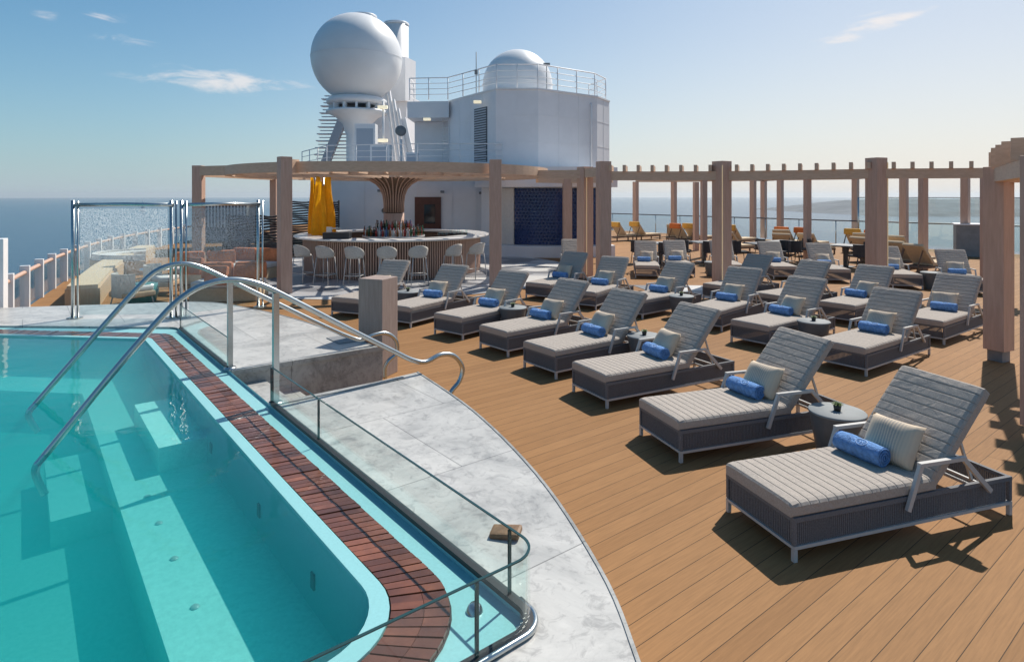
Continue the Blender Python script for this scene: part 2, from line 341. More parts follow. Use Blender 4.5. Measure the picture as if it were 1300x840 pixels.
def sea_mat():
    m = bpy.data.materials.new("sea_water"); m.use_nodes = True
    n, l = m.node_tree.nodes, m.node_tree.links
    b = n["Principled BSDF"]; b.inputs['Roughness'].default_value = .22
    b.inputs['Base Color'].default_value = (.018, .062, .115, 1); b.inputs['IOR'].default_value = 1.33
    t = n.new("ShaderNodeTexCoord"); mpp = n.new("ShaderNodeMapping"); mpp.inputs['Scale'].default_value = (.05, .12, 1)
    l.new(t.outputs['Object'], mpp.inputs[0])
    x = n.new("ShaderNodeTexNoise"); x.inputs['Scale'].default_value = 1; x.inputs['Detail'].default_value = 10; x.inputs['Roughness'].default_value = .62
    l.new(mpp.outputs[0], x.inputs['Vector'])
    bp = n.new("ShaderNodeBump"); bp.inputs['Strength'].default_value = .55; bp.inputs['Distance'].default_value = 2.0
    l.new(x.outputs[0], bp.inputs['Height']); l.new(bp.outputs[0], b.inputs['Normal'])
    return m
M['sea'] = sea_mat()
M['louvre'] = mat('louvre_paint', (.42, .46, .52), rough=.5)
M['hill'] = mat("haze_tinted_headland", (.145, .16, .175), rough=1, noise=.35, nscale=.02)  # distance haze is put into this blue-grey land colour

def water_mat():
    m = glass_mat("pool_water", tint=(.93, .99, .99), ior=1.33, bump=.3, bscale=3.2)
    n, l = m.node_tree.nodes, m.node_tree.links
    v = n.new("ShaderNodeVolumeAbsorption"); v.inputs['Color'].default_value = (.0, .90, .90, 1); v.inputs['Density'].default_value = 1.15
    o = [q for q in n if q.type == 'OUTPUT_MATERIAL'][0]
    v2 = n.new("ShaderNodeVolumeScatter"); v2.inputs['Color'].default_value = (.02, .78, .80, 1); v2.inputs['Density'].default_value = .8
    ad = n.new("ShaderNodeAddShader"); l.new(v.outputs[0], ad.inputs[0]); l.new(v2.outputs[0], ad.inputs[1]); l.new(ad.outputs[0], o.inputs['Volume'])
    return m
M['water'] = water_mat()

# ------------------------------------------------------------------ helpers
class MB:
    def __init__(s): s.bm = bmesh.new()
    def _add(s, vs, fs, mtx=None, smooth=False):
        b = [s.bm.verts.new(mtx @ Vector(v) if mtx else Vector(v)) for v in vs]
        out = []
        for f in fs:
            try:
                q = s.bm.faces.new([b[i] for i in f]); q.smooth = smooth; out.append(q)
            except ValueError: pass
        return b, out
    def box(s, c, d, mtx=None, rz=0, bev=0):
        x, y, z = [q / 2 for q in d]
        vs = [(-x, -y, -z), (x, -y, -z), (x, y, -z), (-x, y, -z), (-x, -y, z), (x, -y, z), (x, y, z), (-x, y, z)]
        T = Matrix.Translation(c) @ Matrix.Rotation(rz, 4, 'Z')
        if mtx: T = mtx @ T
        b, f = s._add(vs, [(3, 2, 1, 0), (4, 5, 6, 7), (0, 1, 5, 4), (1, 2, 6, 5), (2, 3, 7, 6), (3, 0, 4, 7)], T)
        if bev:
            es = list({e for q in f for e in q.edges})
            bmesh.ops.bevel(s.bm, geom=es, offset=bev, segments=2, affect='EDGES', profile=.6)
        return s
    def bar(s, a, b, w, h=None, up=(0, 0, 1)):     # rectangular bar from a to b
        a, b = Vector(a), Vector(b); h = h or w
        d = (b - a); L = d.length
        if L < 1e-6: return s
        z = d.normalized(); u = Vector(up)
        if abs(z.dot(u)) > .98: u = Vector((0, 1, 0)) if abs(z.y) < .9 else Vector((1, 0, 0))
        x = u.cross(z).normalized(); y = z.cross(x)
        T = Matrix(((x.x, y.x, z.x, 0), (x.y, y.y, z.y, 0), (x.z, y.z, z.z, 0), (0, 0, 0, 1)))
        T.translation = (a + b) / 2
        return s.box((0, 0, 0), (w, h, L), T)
    def tube(s, path, r, n=10, caps=True):
        P = [Vector(p) for p in path]; rings = []
        prev = None
        for i, p in enumerate(P):
            t = (P[min(i + 1, len(P) - 1)] - P[max(i - 1, 0)]).normalized()
            if prev is None:
                u = Vector((0, 0, 1)) if abs(t.z) < .9 else Vector((1, 0, 0))
                x = u.cross(t).normalized()
            else:
                x = (prev - t * prev.dot(t)).normalized()
            prev = x; y = t.cross(x)
            rr = r[i] if isinstance(r, (list, tuple)) else r
            rings.append([s.bm.verts.new(p + x * rr * math.cos(2 * PI * k / n) + y * rr * math.sin(2 * PI * k / n)) for k in range(n)])
        for a, b in zip(rings, rings[1:]):
            for k in range(n):
                f = s.bm.faces.new((a[k], a[(k + 1) % n], b[(k + 1) % n], b[k])); f.smooth = True
        if caps:
            s.bm.faces.new(rings[0][::-1]); s.bm.faces.new(rings[-1])
        return s
    def lathe(s, prof, c=(0, 0, 0), n=32, a0=0, a1=2 * PI, smooth=True, mtx=None):
        full = abs(a1 - a0 - 2 * PI) < 1e-6
        m = n if full else n + 1
        rings = []
        for r, z in prof:
            ring = []
            for k in range(m):
                a = a0 + (a1 - a0) * k / n
                v = Vector((c[0] + r * math.cos(a), c[1] + r * math.sin(a), c[2] + z))
                ring.append(s.bm.verts.new(mtx @ v if mtx else v))
            rings.append(ring)
        for a, b in zip(rings, rings[1:]):
            for k in range(n):
                f = s.bm.faces.new((a[k], a[(k + 1) % m], b[(k + 1) % m], b[k])); f.smooth = smooth
        return s
    def prism(s, poly, z0, z1, smooth=False):
        k = len(poly)
        lo = [s.bm.verts.new((p[0], p[1], z0)) for p in poly]; hi = [s.bm.verts.new((p[0], p[1], z1)) for p in poly]
        s.bm.faces.new(hi); s.bm.faces.new(lo[::-1])
        for i in range(k):
            s.bm.faces.new((lo[i], lo[(i + 1) % k], hi[(i + 1) % k], hi[i]))
        return s
    def strip(s, A, B, za, zb, closed=False):
        va = [s.bm.verts.new((p[0], p[1], za)) for p in A]; vb = [s.bm.verts.new((p[0], p[1], zb)) for p in B]
        n = len(A)
        for i in range(n if closed else n - 1):
            j = (i + 1) % n
            s.bm.faces.new((va[i], va[j], vb[j], vb[i]))
        return s
    def ribbon(s, pts, z0, z1, th):        # upright sheet following a plan polyline
        n = len(pts); P = [Vector((p[0], p[1])) for p in pts]; off = []
        for i in range(n):
            t = (P[min(i + 1, n - 1)] - P[max(i - 1, 0)]).normalized(); nn = Vector((-t.y, t.x)) * th / 2
            off.append((P[i] + nn, P[i] - nn))
        poly = [o[0] for o in off] + [o[1] for o in off][::-1]
        for i in range(n - 1):
            a, b = off[i], off[i + 1]
            q = [a[0], b[0], b[1], a[1]]
            lo = [s.bm.verts.new((v.x, v.y, z0)) for v in q]; hi = [s.bm.verts.new((v.x, v.y, z1)) for v in q]
            s.bm.faces.new((lo[0], lo[1], hi[1], hi[0])); s.bm.faces.new((lo[2], lo[3], hi[3], hi[2]))
            s.bm.faces.new(hi); s.bm.faces.new(lo[::-1])
            if i == 0: s.bm.faces.new((lo[3], lo[0], hi[0], hi[3]))
            if i == n - 2: s.bm.faces.new((lo[1], lo[2], hi[2], hi[1]))
        return s
    def build(s, name, m, parent=None, world=False, fix=True):
        me = bpy.data.meshes.new(name)
        if fix: bmesh.ops.recalc_face_normals(s.bm, faces=s.bm.faces)
        s.bm.to_mesh(me); s.bm.free()
        me.materials.append(m)
        o = bpy.data.objects.new(name, me); C.objects.link(o)
        if parent:
            o.parent = parent
            if world:
                inv = Matrix.LocRotScale(parent.location, parent.rotation_euler, None).inverted()
                me.transform(inv)
        return o

def thing(name, label, cat, loc=(0, 0, 0), rz=0, group=None):
    o = bpy.data.objects.new(name, None); C.objects.link(o)
    o.empty_display_size = .2
    o.location = loc; o.rotation_euler = (0, 0, rz)
    return tag(o, label, cat, group)
def tag(o, label, cat, group=None):
    o['label'] = label; o['category'] = cat
    if group: o['group'] = group
    return o
def struct(o, kind='structure'):
    o['kind'] = kind; return o
KIDS = {}
def dup(root, loc, rz, label=None, group=None):
    r = root.copy(); C.objects.link(r); r.location = loc; r.rotation_euler = (0, 0, rz)
    if label: r['label'] = label
    if group: r['group'] = group
    if root.name not in KIDS: KIDS[root.name] = [(c, list(c.children)) for c in root.children]
    for ch, gs in KIDS[root.name]:
        c = ch.copy(); C.objects.link(c); c.parent = r
        for g in gs:
            d = g.copy(); C.objects.link(d); d.parent = c
    return r
def G(u, v, z=0.0):                       # photograph position of a point at height z
    Y = F_PX * (CAM_H - z) / (v - V0)
    return Vector(((u - 650) / F_PX * Y, Y, z))
def arcpts(c, r, a0, a1, n): return [(c[0] + r * math.cos(a0 + (a1 - a0) * k / n), c[1] + r * math.sin(a0 + (a1 - a0) * k / n)) for k in range(n + 1)]
ORD = ['first', 'second', 'third', 'fourth', 'fifth', 'sixth', 'seventh', 'eighth', 'ninth', 'tenth', 'eleventh', 'twelfth']

# ------------------------------------------------------------------ sea, far headland
b = MB(); b.lathe([(0.01, 0), (300, 0), (2000, 0), (8000, 0), (14000, 0)], n=64, smooth=False)
sea = struct(b.build("sea", M['sea'])); sea.location = (0, 0, -34)
b = MB()
nx, ny = 90, 14
rows = []
for j in range(ny + 1):
    row = []
    for i in range(nx + 1):
        s_, t_ = i / nx, j / ny
        x = 640 + s_ * 1500; y = 1060 + t_ * 700 + s_ * 100
        env = min(1, s_ / .10) ** 1.0
        h = (math.sin(PI * t_) ** .7) * env * (22 + 9.5 * min(1, s_ / .2) + 2.2 * math.sin(s_ * 14 + 1) + 1.3 * math.sin(s_ * 47) + .8 * math.sin(s_ * 91 + t_ * 20))
        row.append(b.bm.verts.new((x, y, -35 + h)))
    rows.append(row)
for a, c in zip(rows, rows[1:]):
    for i in range(nx): b.bm.faces.new((a[i], a[i + 1], c[i + 1], c[i]))
struct(b.build("hills", M['hill']))

# ------------------------------------------------------------------ pool frame of reference
PO, PE, PN = Vector((-2.17, 4.88)), Vector((.623, -.782)), Vector((.782, .623))
def W(s, d): return PO + PE * s + PN * d
def offset_poly(base, offs):
    n = len(base); L = []
    for i in range(n):
        p, q = Vector(base[i]), Vector(base[(i + 1) % n]); t = (q - p).normalized(); nn = Vector((-t.y, t.x)) * offs[i]
        L.append((p + nn, t))
    out = []
    for i in range(n):
        (p, t), (q, w) = L[i - 1], L[i]
        k = ((q - p).x * w.y - (q - p).y * w.x) / (t.x * w.y - t.y * w.x)
        out.append(p + t * k)
    return out
def round_poly(poly, rad, n=10):
    out = []; N = len(poly)
    for i in range(N):
        p = Vector(poly[i]); a = (Vector(poly[i - 1]) - p).normalized(); c = (Vector(poly[(i + 1) % N]) - p).normalized()
        half = math.acos(max(-1, min(1, a.dot(c)))) / 2
        t = rad[i] / math.tan(half)
        p0, p1 = p + a * t, p + c * t
        cen = p + (a + c).normalized() * (rad[i] / math.sin(half))
        v0, v1 = p0 - cen, p1 - cen
        a0, a1 = math.atan2(v0.y, v0.x), math.atan2(v1.y, v1.x)
        d = (a1 - a0 + PI) % (2 * PI) - PI
        for k in range(n + 1):
            q = a0 + d * k / n
            out.append(cen + Vector((math.cos(q), math.sin(q))) * rad[i])
    return out
def smp(loop):      # subdivide the long straights so materials and strips behave
    return loop
# (s, d) polygon, order: far corner, near corner, near-left, far-left ; outward normal is on the left of travel
BASE = [(-4.2, 0), (2.75, 0), (2.75, -5.5), (-9.15, -5.05)]
def LOOP(offs, rad): return [W(p.x, p.y) for p in round_poly(offset_poly(BASE, offs), rad)]
Lin = LOOP([-.045, 0, 0, 0], [.16, .38, .4, .4])
Lrim = LOOP([.035, .09, .08, .07], [.24, .44, .4, .4])
Lwood = LOOP([.29, .30, .3, .34], [.40, .56, .5, .5])
Lout = LOOP([.435, .375, .4, .72], [.25, .13, .4, .4])
Z0 = .5
b = MB(); b.strip(Lin, Lrim, Z0, Z0, True); b.strip(Lin, Lin, Z0, -.8, True); b.strip(Lrim, Lrim, Z0, .474, True)
struct(b.build("pool_rim", M['cyan']))
b = MB(); b.strip(Lrim, Lout, .472, .472, True); b.strip(Lout, Lout, .472, .5, True)
struct(b.build("overflow_channel", M['cyan']))
# pool basin: floor, bench and entry steps
def sdbox(b, s0, s1, d0, d1, z0, z1):
    b.prism([W(s0, d0), W(s1, d0), W(s1, d1), W(s0, d1)], z0, z1)
b = MB(); b.bm.faces.new([b.bm.verts.new((p.x, p.y, -.33)) for p in Lin])
struct(b.build("pool_floor", M['pool']))
b = MB(); sdbox(b, -2.15, -.76, -1.15, .02, -.7, -.12)
struct(b.build("pool_lower_step", M['pool']))
b = MB(); b.prism([W(2.9, .03), W(2.9, -.75), W(-3.7, -.75), W(-3.95, -1.0), W(-9, -6.0), W(-9.6, -5.4), W(-4.3, .03)], -.9, .05)
struct(b.build("pool_bench", M['pool']))
b = MB(); sdbox(b, -2.15, -.76, -.42, .02, -.3, .26)
struct(b.build("pool_entry_step", M['pool']))
# water body
b = MB(); Lw = LOOP([-.035, .01, .01, .01], [.16, .38, .4, .4])
b.bm.faces.new([b.bm.verts.new((p.x, p.y, .48)) for p in Lw]); b.bm.faces.new([b.bm.verts.new((p.x, p.y, -1.0)) for p in Lw]); b.strip(Lw, Lw, .48, -1.0, True)
bmesh.ops.remove_doubles(b.bm, verts=b.bm.verts, dist=1e-5)
struct(b.build("water", M['water']))
# jets in bench and wall
jt = 0
for (s_, d_, z_, wall) in [(-.35, -.56, .053, 0), (.15, -.56, .053, 0), (.7, -.56, .053, 0), (1.3, -.56, .053, 0), (1.9, -.56, .053, 0)]:
    p = W(s_, d_); b = MB(); b.lathe([(.001, .008), (.018, .008), (.026, .0)], (0, 0, 0), 16)
    o = b.build("pool_jet", M['frame']); o.location = (p.x, p.y, z_)
    tag(o, "round steel water jet set in the lit underwater bench of the pool", "pool jet", "jets in the pool bench")
for s_ in (.75, 1.75, -.6):
    p = W(s_, -.05); b = MB(); b.box((0, 0, 0), (.05, .012, .09), rz=math.atan2(PE.y, PE.x), bev=.004)
    o = b.build("wall_jet", M['steel_d']); o.location = (p.x, p.y, .22)
    tag(o, "small dark grille in the underwater wall below the wooden grating", "pool grille", "grilles in the pool wall")
# wooden grating
def lerp_loop(loop, u):
    n = len(loop); i = int(math.floor(u)) % n; f = u - math.floor(u)
    return loop[i].lerp(loop[(i + 1) % n], f)
seglen = [((Lrim[(i + 1) % len(Lrim)] - Lrim[i]).length + (Lwood[(i + 1) % len(Lwood)] - Lwood[i]).length) / 2 for i in range(len(Lrim))]
def grate(u0, u1, name, label, gap=.008, width=.052):
    b = MB()
    # walk by length
    n = len(Lrim); segs = []
    pos = []; i = u0
    acc = 0; u = u0; cur = []
    while u < u1:
        k = int(math.floor(u)) % n
        f0 = u - math.floor(u)
        L = seglen[k]
        if L < 1e-6: u = math.floor(u) + 1; continue
        need = width + gap
        # advance
        uu = u; rem = width
        def adv(uu, rem):
            while rem > 1e-9:
                kk = int(math.floor(uu)) % n; ff = uu - math.floor(uu); Ls = max(seglen[kk], 1e-6)
                left = (1 - ff) * Ls
                if left >= rem: return uu + rem / Ls
                rem -= left; uu = math.floor(uu) + 1
            return uu
        ue = adv(u, width)
        dz = random.uniform(-.003, .003)
        for f_a, f_b in ((.03, .555), (.563, .97)):
            q = []
            for U, first in ((u, 1), (ue, 1)):
                A, B = lerp_loop(Lrim, U), lerp_loop(Lwood, U)
                q.append((A.lerp(B, f_a), A.lerp(B, f_b)))
            poly = [q[0][0], q[1][0], q[1][1], q[0][1]]
            b.prism(poly, .479, .497 + dz)
        u = adv(ue, gap)
    o = b.build(name, M['grate'])
    return tag(o, label, "pool grating")
grate(.5 + 5, 21.4, "wooden_grating", "wet red-brown slatted wooden grating along the right side and rounded near corner of the pool")
NL = len(Lrim)
grate(NL - 10.6, NL + 5.4, "wooden_grating", "thin strip of red-brown wooden grating along the far edge of the pool")
b = MB(); b.strip(Lrim, Lwood, .475, .475, True); struct(b.build("grating_channel", M['black']))
# joints across the rim and grating
# overflow drain
p = W(2.83, .30); b = MB(); b.lathe([(.001, .035), (.02, .033), (.032, .02), (.04, 0)], n=20)
o = b.build("channel_drain", M['steel']); o.location = (p.x, p.y, .4725); tag(o, "round domed drain in the cyan overflow channel at the pool's near corner", "drain")

# marble surround: near slab, far slab, both above the deck
ARC = [(.50, 1.2), (.53, 1.9), (.51, 2.5), (.44, 3.14), (.16, 4.21), (-.35, 5.45), (-1.01, 6.62)]
ARC2 = [(-1.70, 7.72), (-2.28, 8.39), (-3.3, 9.46), (-4.3, 10.3), (-5.5, 11.0), (-7.0, 10.75), (-9.2, 10.3)]
def cr_spline(P, n=6):
    P = [Vector(p) for p in P]; out = []
    for i in range(len(P) - 1):
        a, b_, c, d = P[max(i - 1, 0)], P[i], P[i + 1], P[min(i + 2, len(P) - 1)]
        for k in range(n):
            t = k / n
            out.append(.5 * ((2 * b_) + (c - a) * t + (2 * a - 5 * b_ + 4 * c - d) * t * t + (3 * b_ - a - 3 * c + d) * t ** 3))
    out.append(P[-1]); return out
A1 = cr_spline(ARC)
# trough outer loop portions: near slab uses points from s=-.52 along side to near end
OUTN = [W(-.52, .44)] + [p for p in Lout[11:22]] + [W(3.12, -1.5), W(3.12, -2.6)]
near_poly = [tuple(p) for p in OUTN] + [tuple(W(5.0, -2.6)), (.50, .6)] + [tuple(p) for p in A1]
b = MB(); b.prism(near_poly, .002, Z0); struct(b.build("marble_terrace", M['marble']))
A2 = cr_spline(ARC2)
OUTF = [W(-1.92, .44)] + [p for p in Lout[0:11]][::-1]
far_poly = [tuple(p) for p in OUTF] + [tuple(W(-9.8, -5.4)), (-9.6, 9.6)] + [tuple(p) for p in A2[::-1]]
b = MB(); b.prism(far_poly, .002, Z0); struct(b.build("marble_terrace", M['marble']))
for arc_, nm_ in ((A1, 0), (A2[:26], 1)):
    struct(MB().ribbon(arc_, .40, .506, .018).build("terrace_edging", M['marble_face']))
# grey marble cladding on the stair sides, with a paler coping
b = MB()
for s_, a_, z_ in ((-1.92, 1, 0),):
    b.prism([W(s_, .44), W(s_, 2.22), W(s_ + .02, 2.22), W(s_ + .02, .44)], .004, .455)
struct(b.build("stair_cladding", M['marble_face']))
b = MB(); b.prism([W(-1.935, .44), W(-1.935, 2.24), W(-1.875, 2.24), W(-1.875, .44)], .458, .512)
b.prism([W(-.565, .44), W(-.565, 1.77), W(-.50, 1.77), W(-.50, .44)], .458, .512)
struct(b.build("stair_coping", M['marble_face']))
# stairs down to the deck
b = MB()
for k, (d0, d1, z) in enumerate(((.45, .80, .34), (.80, 1.15, .17))):
    b.prism([W(-1.9, d0), W(-.525, d0), W(-.525, d1), W(-1.9, d1)], 0, z)
struct(b.build("steps", M['marble']))
b = MB(); b.box((0, 0, 0), (.3, .42, .008), rz=R(38)); p = G(418, 404, .5)
o = b.build("floor_hatch", M['grey_panel']); o.location = (G(590 - 155, 432, .5).x, G(430, 431, .5).y, .506); tag(o, "flat grey hatch plate in the marble beside the deck edge", "floor hatch")

# glass fences: near (straight, corner, return) and far
def glass_fence(name, label, pts, joints, z0=.5, z1=.83, top_cap=True):
    t = thing(name, label, "glass fence", (pts[0][0], pts[0][1], z0))
    for i in range(len(joints) - 1):
        seg = pts[joints[i]:joints[i + 1] + 1]
        g = MB().ribbon(seg, z0 + .02, z1, .012).build("glass_panel", M['glass_green'], t, True)
    MB().ribbon(pts, z1, z1 + .005, .0125).build("top_edge", M['glass_edge'], t, True)
    MB().ribbon(pts, z0 - .0, z0 + .026, .045).build("base_channel", M['black'], t, True)
    b = MB()
    for j in joints:
        b.box((pts[j][0], pts[j][1], (z0 + z1) / 2 + .01), (.009, .016, z1 - z0 - .03), rz=math.atan2(PE.y, PE.x))
    b.build("panel_joint", M['glass_edge'], t, True)
    return t
cornerpts = [p for p in round_poly([(-.6, .45), (3.13, .45), (3.13, -2.4)], [.01, .14, .01], 10)]
gp = [W(-.58, .45), W(.55, .45), W(2.90, .45)] + [W(q.x, q.y) for q in cornerpts[11:22]] + [W(3.13, .10), W(3.13, -1.2)]
glass_fence("glass_fence", "long low glass fence with dark base running down the near side of the pool", gp, [0, 1, 2, len(gp) - 2, len(gp) - 1])
glass_fence("glass_fence", "short low glass fence on the pool edge beyond the steps", [W(-4.6, .45), W(-2.03, .45)], [0, 1])
# steel kerb at the corner
b = MB(); b.tube([(q.x, q.y, .515) for q in [W(2.95, .475)] + [W(q.x, q.y) for q in [p + Vector((.02, .02)) for p in cornerpts[12:22]]] + [W(3.155, .1), W(3.155, -1.2)]], .014)
o = b.build("steel_kerb", M['steel']); tag(o, "bent polished steel kerb round the near corner of the glass fence", "kerb rail")
# worn mat on the marble
p = G(640, 679, .5); b = MB(); b.box((0, 0, 0), (.17, .115, .035), bev=.016)
for v in b.bm.verts: v.co.z += .006 * math.sin(v.co.x * 25)
o = b.build("kneeling_pad", M['foam']); o.location = (p.x + .01, p.y, .519); o.rotation_euler = (0, 0, R(-12)); tag(o, "small worn brown leather pad lying on the marble by the glass corner", "pad")

# handrails with looped ends, from photograph points on a known upright plane
def rail_path(base, pix):
    out = []
    for (u, v) in pix:
        k = (u - 650) / F_PX
        t = (k * base.y - base.x) / (PN.x - k * PN.y)
        X, Y = base.x + PN.x * t, base.y + PN.y * t
        out.append(Vector((X, Y, CAM_H - (v - V0) * Y / F_PX)))
    return out
def smooth3(P, n=5):
    out = []
    for i in range(len(P) - 1):
        a, b_, c, d = P[max(i - 1, 0)], P[i], P[i + 1], P[min(i + 2, len(P) - 1)]
        for k in range(n):
            t = k / n
            out.append(.5 * ((2 * b_) + (c - a) * t + (2 * a - 5 * b_ + 4 * c - d) * t * t + (3 * b_ - a - 3 * c + d) * t ** 3))
    out.append(P[-1]); return out
bn = Vector((-2.14, 5.62)); bf = Vector((-3.06, 6.77))
pn = [(57, 627), (46, 604), (47, 590), (60, 574), (150, 465), (200, 408), (228, 380), (258, 362), (293, 355), (330, 361), (380, 385), (440, 416), (500, 446), (524, 457), (541, 459), (560, 450), (577, 452), (587, 467), (583, 484), (573, 497), (563, 520)]
pf = [(48, 548), (37, 530), (38, 521), (50, 507), (130, 415), (178, 362), (200, 343), (226, 335), (252, 338), (290, 355), (350, 384), (400, 408), (440, 426), (458, 431), (474, 425), (490, 423), (502, 431), (504, 447), (494, 457), (489, 466), (489, 480)]
for base, px, pu, lab in ((bn, pn, (350, 372, 512), "near curved steel handrail rising from the pool and down the marble steps"), (bf, pf, (292, 358, 468), "far curved steel handrail rising from the pool, behind its twin")):
    t = thing("handrail", lab, "handrail", (base.x, base.y, .5), 0)
    MB().tube(smooth3(rail_path(base, px)), .026, 12).build("rail", M['steel'], t, True)
    ptop = rail_path(base, [(pu[0], pu[1])])[0]
    MB().box((ptop.x, ptop.y, (ptop.z + .5) / 2 + .0), (.05, .05, ptop.z - .5), rz=math.atan2(PN.y, PN.x)).build("post", M['steel'], t, True)
    MB().lathe([(.001, .016), (.06, .014), (.065, 0)], (ptop.x, ptop.y, .503), 20).build("flange", M['steel'], t, True)

# ------------------------------------------------------------------ wooden deck and the ship's edges
RL = [(-9.6, -6), (-9.6, 8.5), (-8.95, 10.57), (-12.6, 17.5), (-15.1, 23.6), (-16.7, 29.6), (-17.4, 34), (-17.6, 60)]
RR = [(2.5, 49.5), (7.1, 43), (12.0, 36.6), (16.1, 31.2), (19.1, 27.3), (26, 18.3), (40, 0), (40, -6)]
OUTL = RL + [(-6, 62), (2.5, 49.5)] + RR[1:]
b = MB()
for loop in (OUTL, [tuple(p) for p in LOOP([.2, .2, .2, .2], [.3, .4, .4, .4])]):
    vs = [b.bm.verts.new((p[0], p[1], 0)) for p in loop]
    for i in range(len(vs)): b.bm.edges.new((vs[i], vs[(i + 1) % len(vs)]))
bmesh.ops.triangle_fill(b.bm, use_beauty=True, edges=b.bm.edges[:], normal=(0, 0, 1))
o = struct(b.build("deck", M['deck']))
b = MB(); b.strip(OUTL, OUTL, -.01, -9, True)
struct(b.build("ship_hull", M['white']))
# bar floor of stone
BC = Vector((-3.83, 20.1))
b = MB(); b.prism(arcpts(BC, 5.9, 0, 2 * PI, 72)[:-1], .0, .012); o = struct(b.build("bar_floor", M['stone_floor']))
b = MB(); b.prism([(3.6, 14.6), (5.6, 14.2), (6.4, 16.4), (3.2, 16.5)], 0, .008); struct(b.build("stone_path", M['stone_floor']))

# ------------------------------------------------------------------ sun loungers
LW, LL = .70, 2.0
def quilt(Lx, Wy, T, n, groove=.0075, dome=.0):
    """channelled mattress: grooves run across the width; local x 0..Lx, y 0..Wy, z 0..T"""
    b = MB()
    xs = []
    for i in range(n):
        x0, x1 = Lx * i / n, Lx * (i + 1) / n; w = x1 - x0
        xs += [(x0, 1), (x0 + .004, .12), (x0 + .012, 0), (x1 - .012, 0), (x1 - .004, .12)]
    xs.append((Lx, 1))
    ys = [0, .012, .035, .10, Wy / 2, Wy - .10, Wy - .035, Wy - .012, Wy]
    drop = [.028, .012, .004, 0, 0, 0, .004, .012, .028]
    top, bot = [], []
    for i, (x, g) in enumerate(xs):
        e = min(x, Lx - x); dx = .022 * max(0, 1 - e / .03) ** 2
        row = []; rb = []
        for j, y in enumerate(ys):
            ins = .012 * max(0, 1 - e / .03)
            yy = min(max(y, ins), Wy - ins)
            z = T - drop[j] - dx - groove * g * (1 if 0 < i < len(xs) - 1 else 0)
            row.append(b.bm.verts.new((x, yy, z))); rb.append(b.bm.verts.new((x, yy, .0 + (.012 if j in (0, 8) else 0))))
        top.append(row); bot.append(rb)
    def q(f): f.smooth = False
    m = len(ys)
    for i in range(len(xs) - 1):
        for j in range(m - 1):
            q(b.bm.faces.new((top[i][j], top[i + 1][j], top[i + 1][j + 1], top[i][j + 1])))
            q(b.bm.faces.new((bot[i][j], bot[i][j + 1], bot[i + 1][j + 1], bot[i + 1][j])))
        q(b.bm.faces.new((bot[i][0], bot[i + 1][0], top[i + 1][0], top[i][0])))
        q(b.bm.faces.new((top[i][m - 1], top[i + 1][m - 1], bot[i + 1][m - 1], bot[i][m - 1])))
    for k in (0, len(xs) - 1):
        for j in range(m - 1):
            q(b.bm.faces.new((top[k][j], top[k][j + 1], bot[k][j + 1], bot[k][j])))
    return b
def rope_panel(b, p, q, z0, z1, step=.0165, w=.0105, th=.008, skip=()):
    p, q = Vector(p), Vector(q); L = (q - p).length; n = int(L / step); t = (q - p) / L
    rz = math.atan2(t.y, t.x)
    for i in range(1, n):
        c = p + t * (i * step)
        b.box((c.x, c.y, (z0 + z1) / 2), (w, th, z1 - z0), rz=rz)
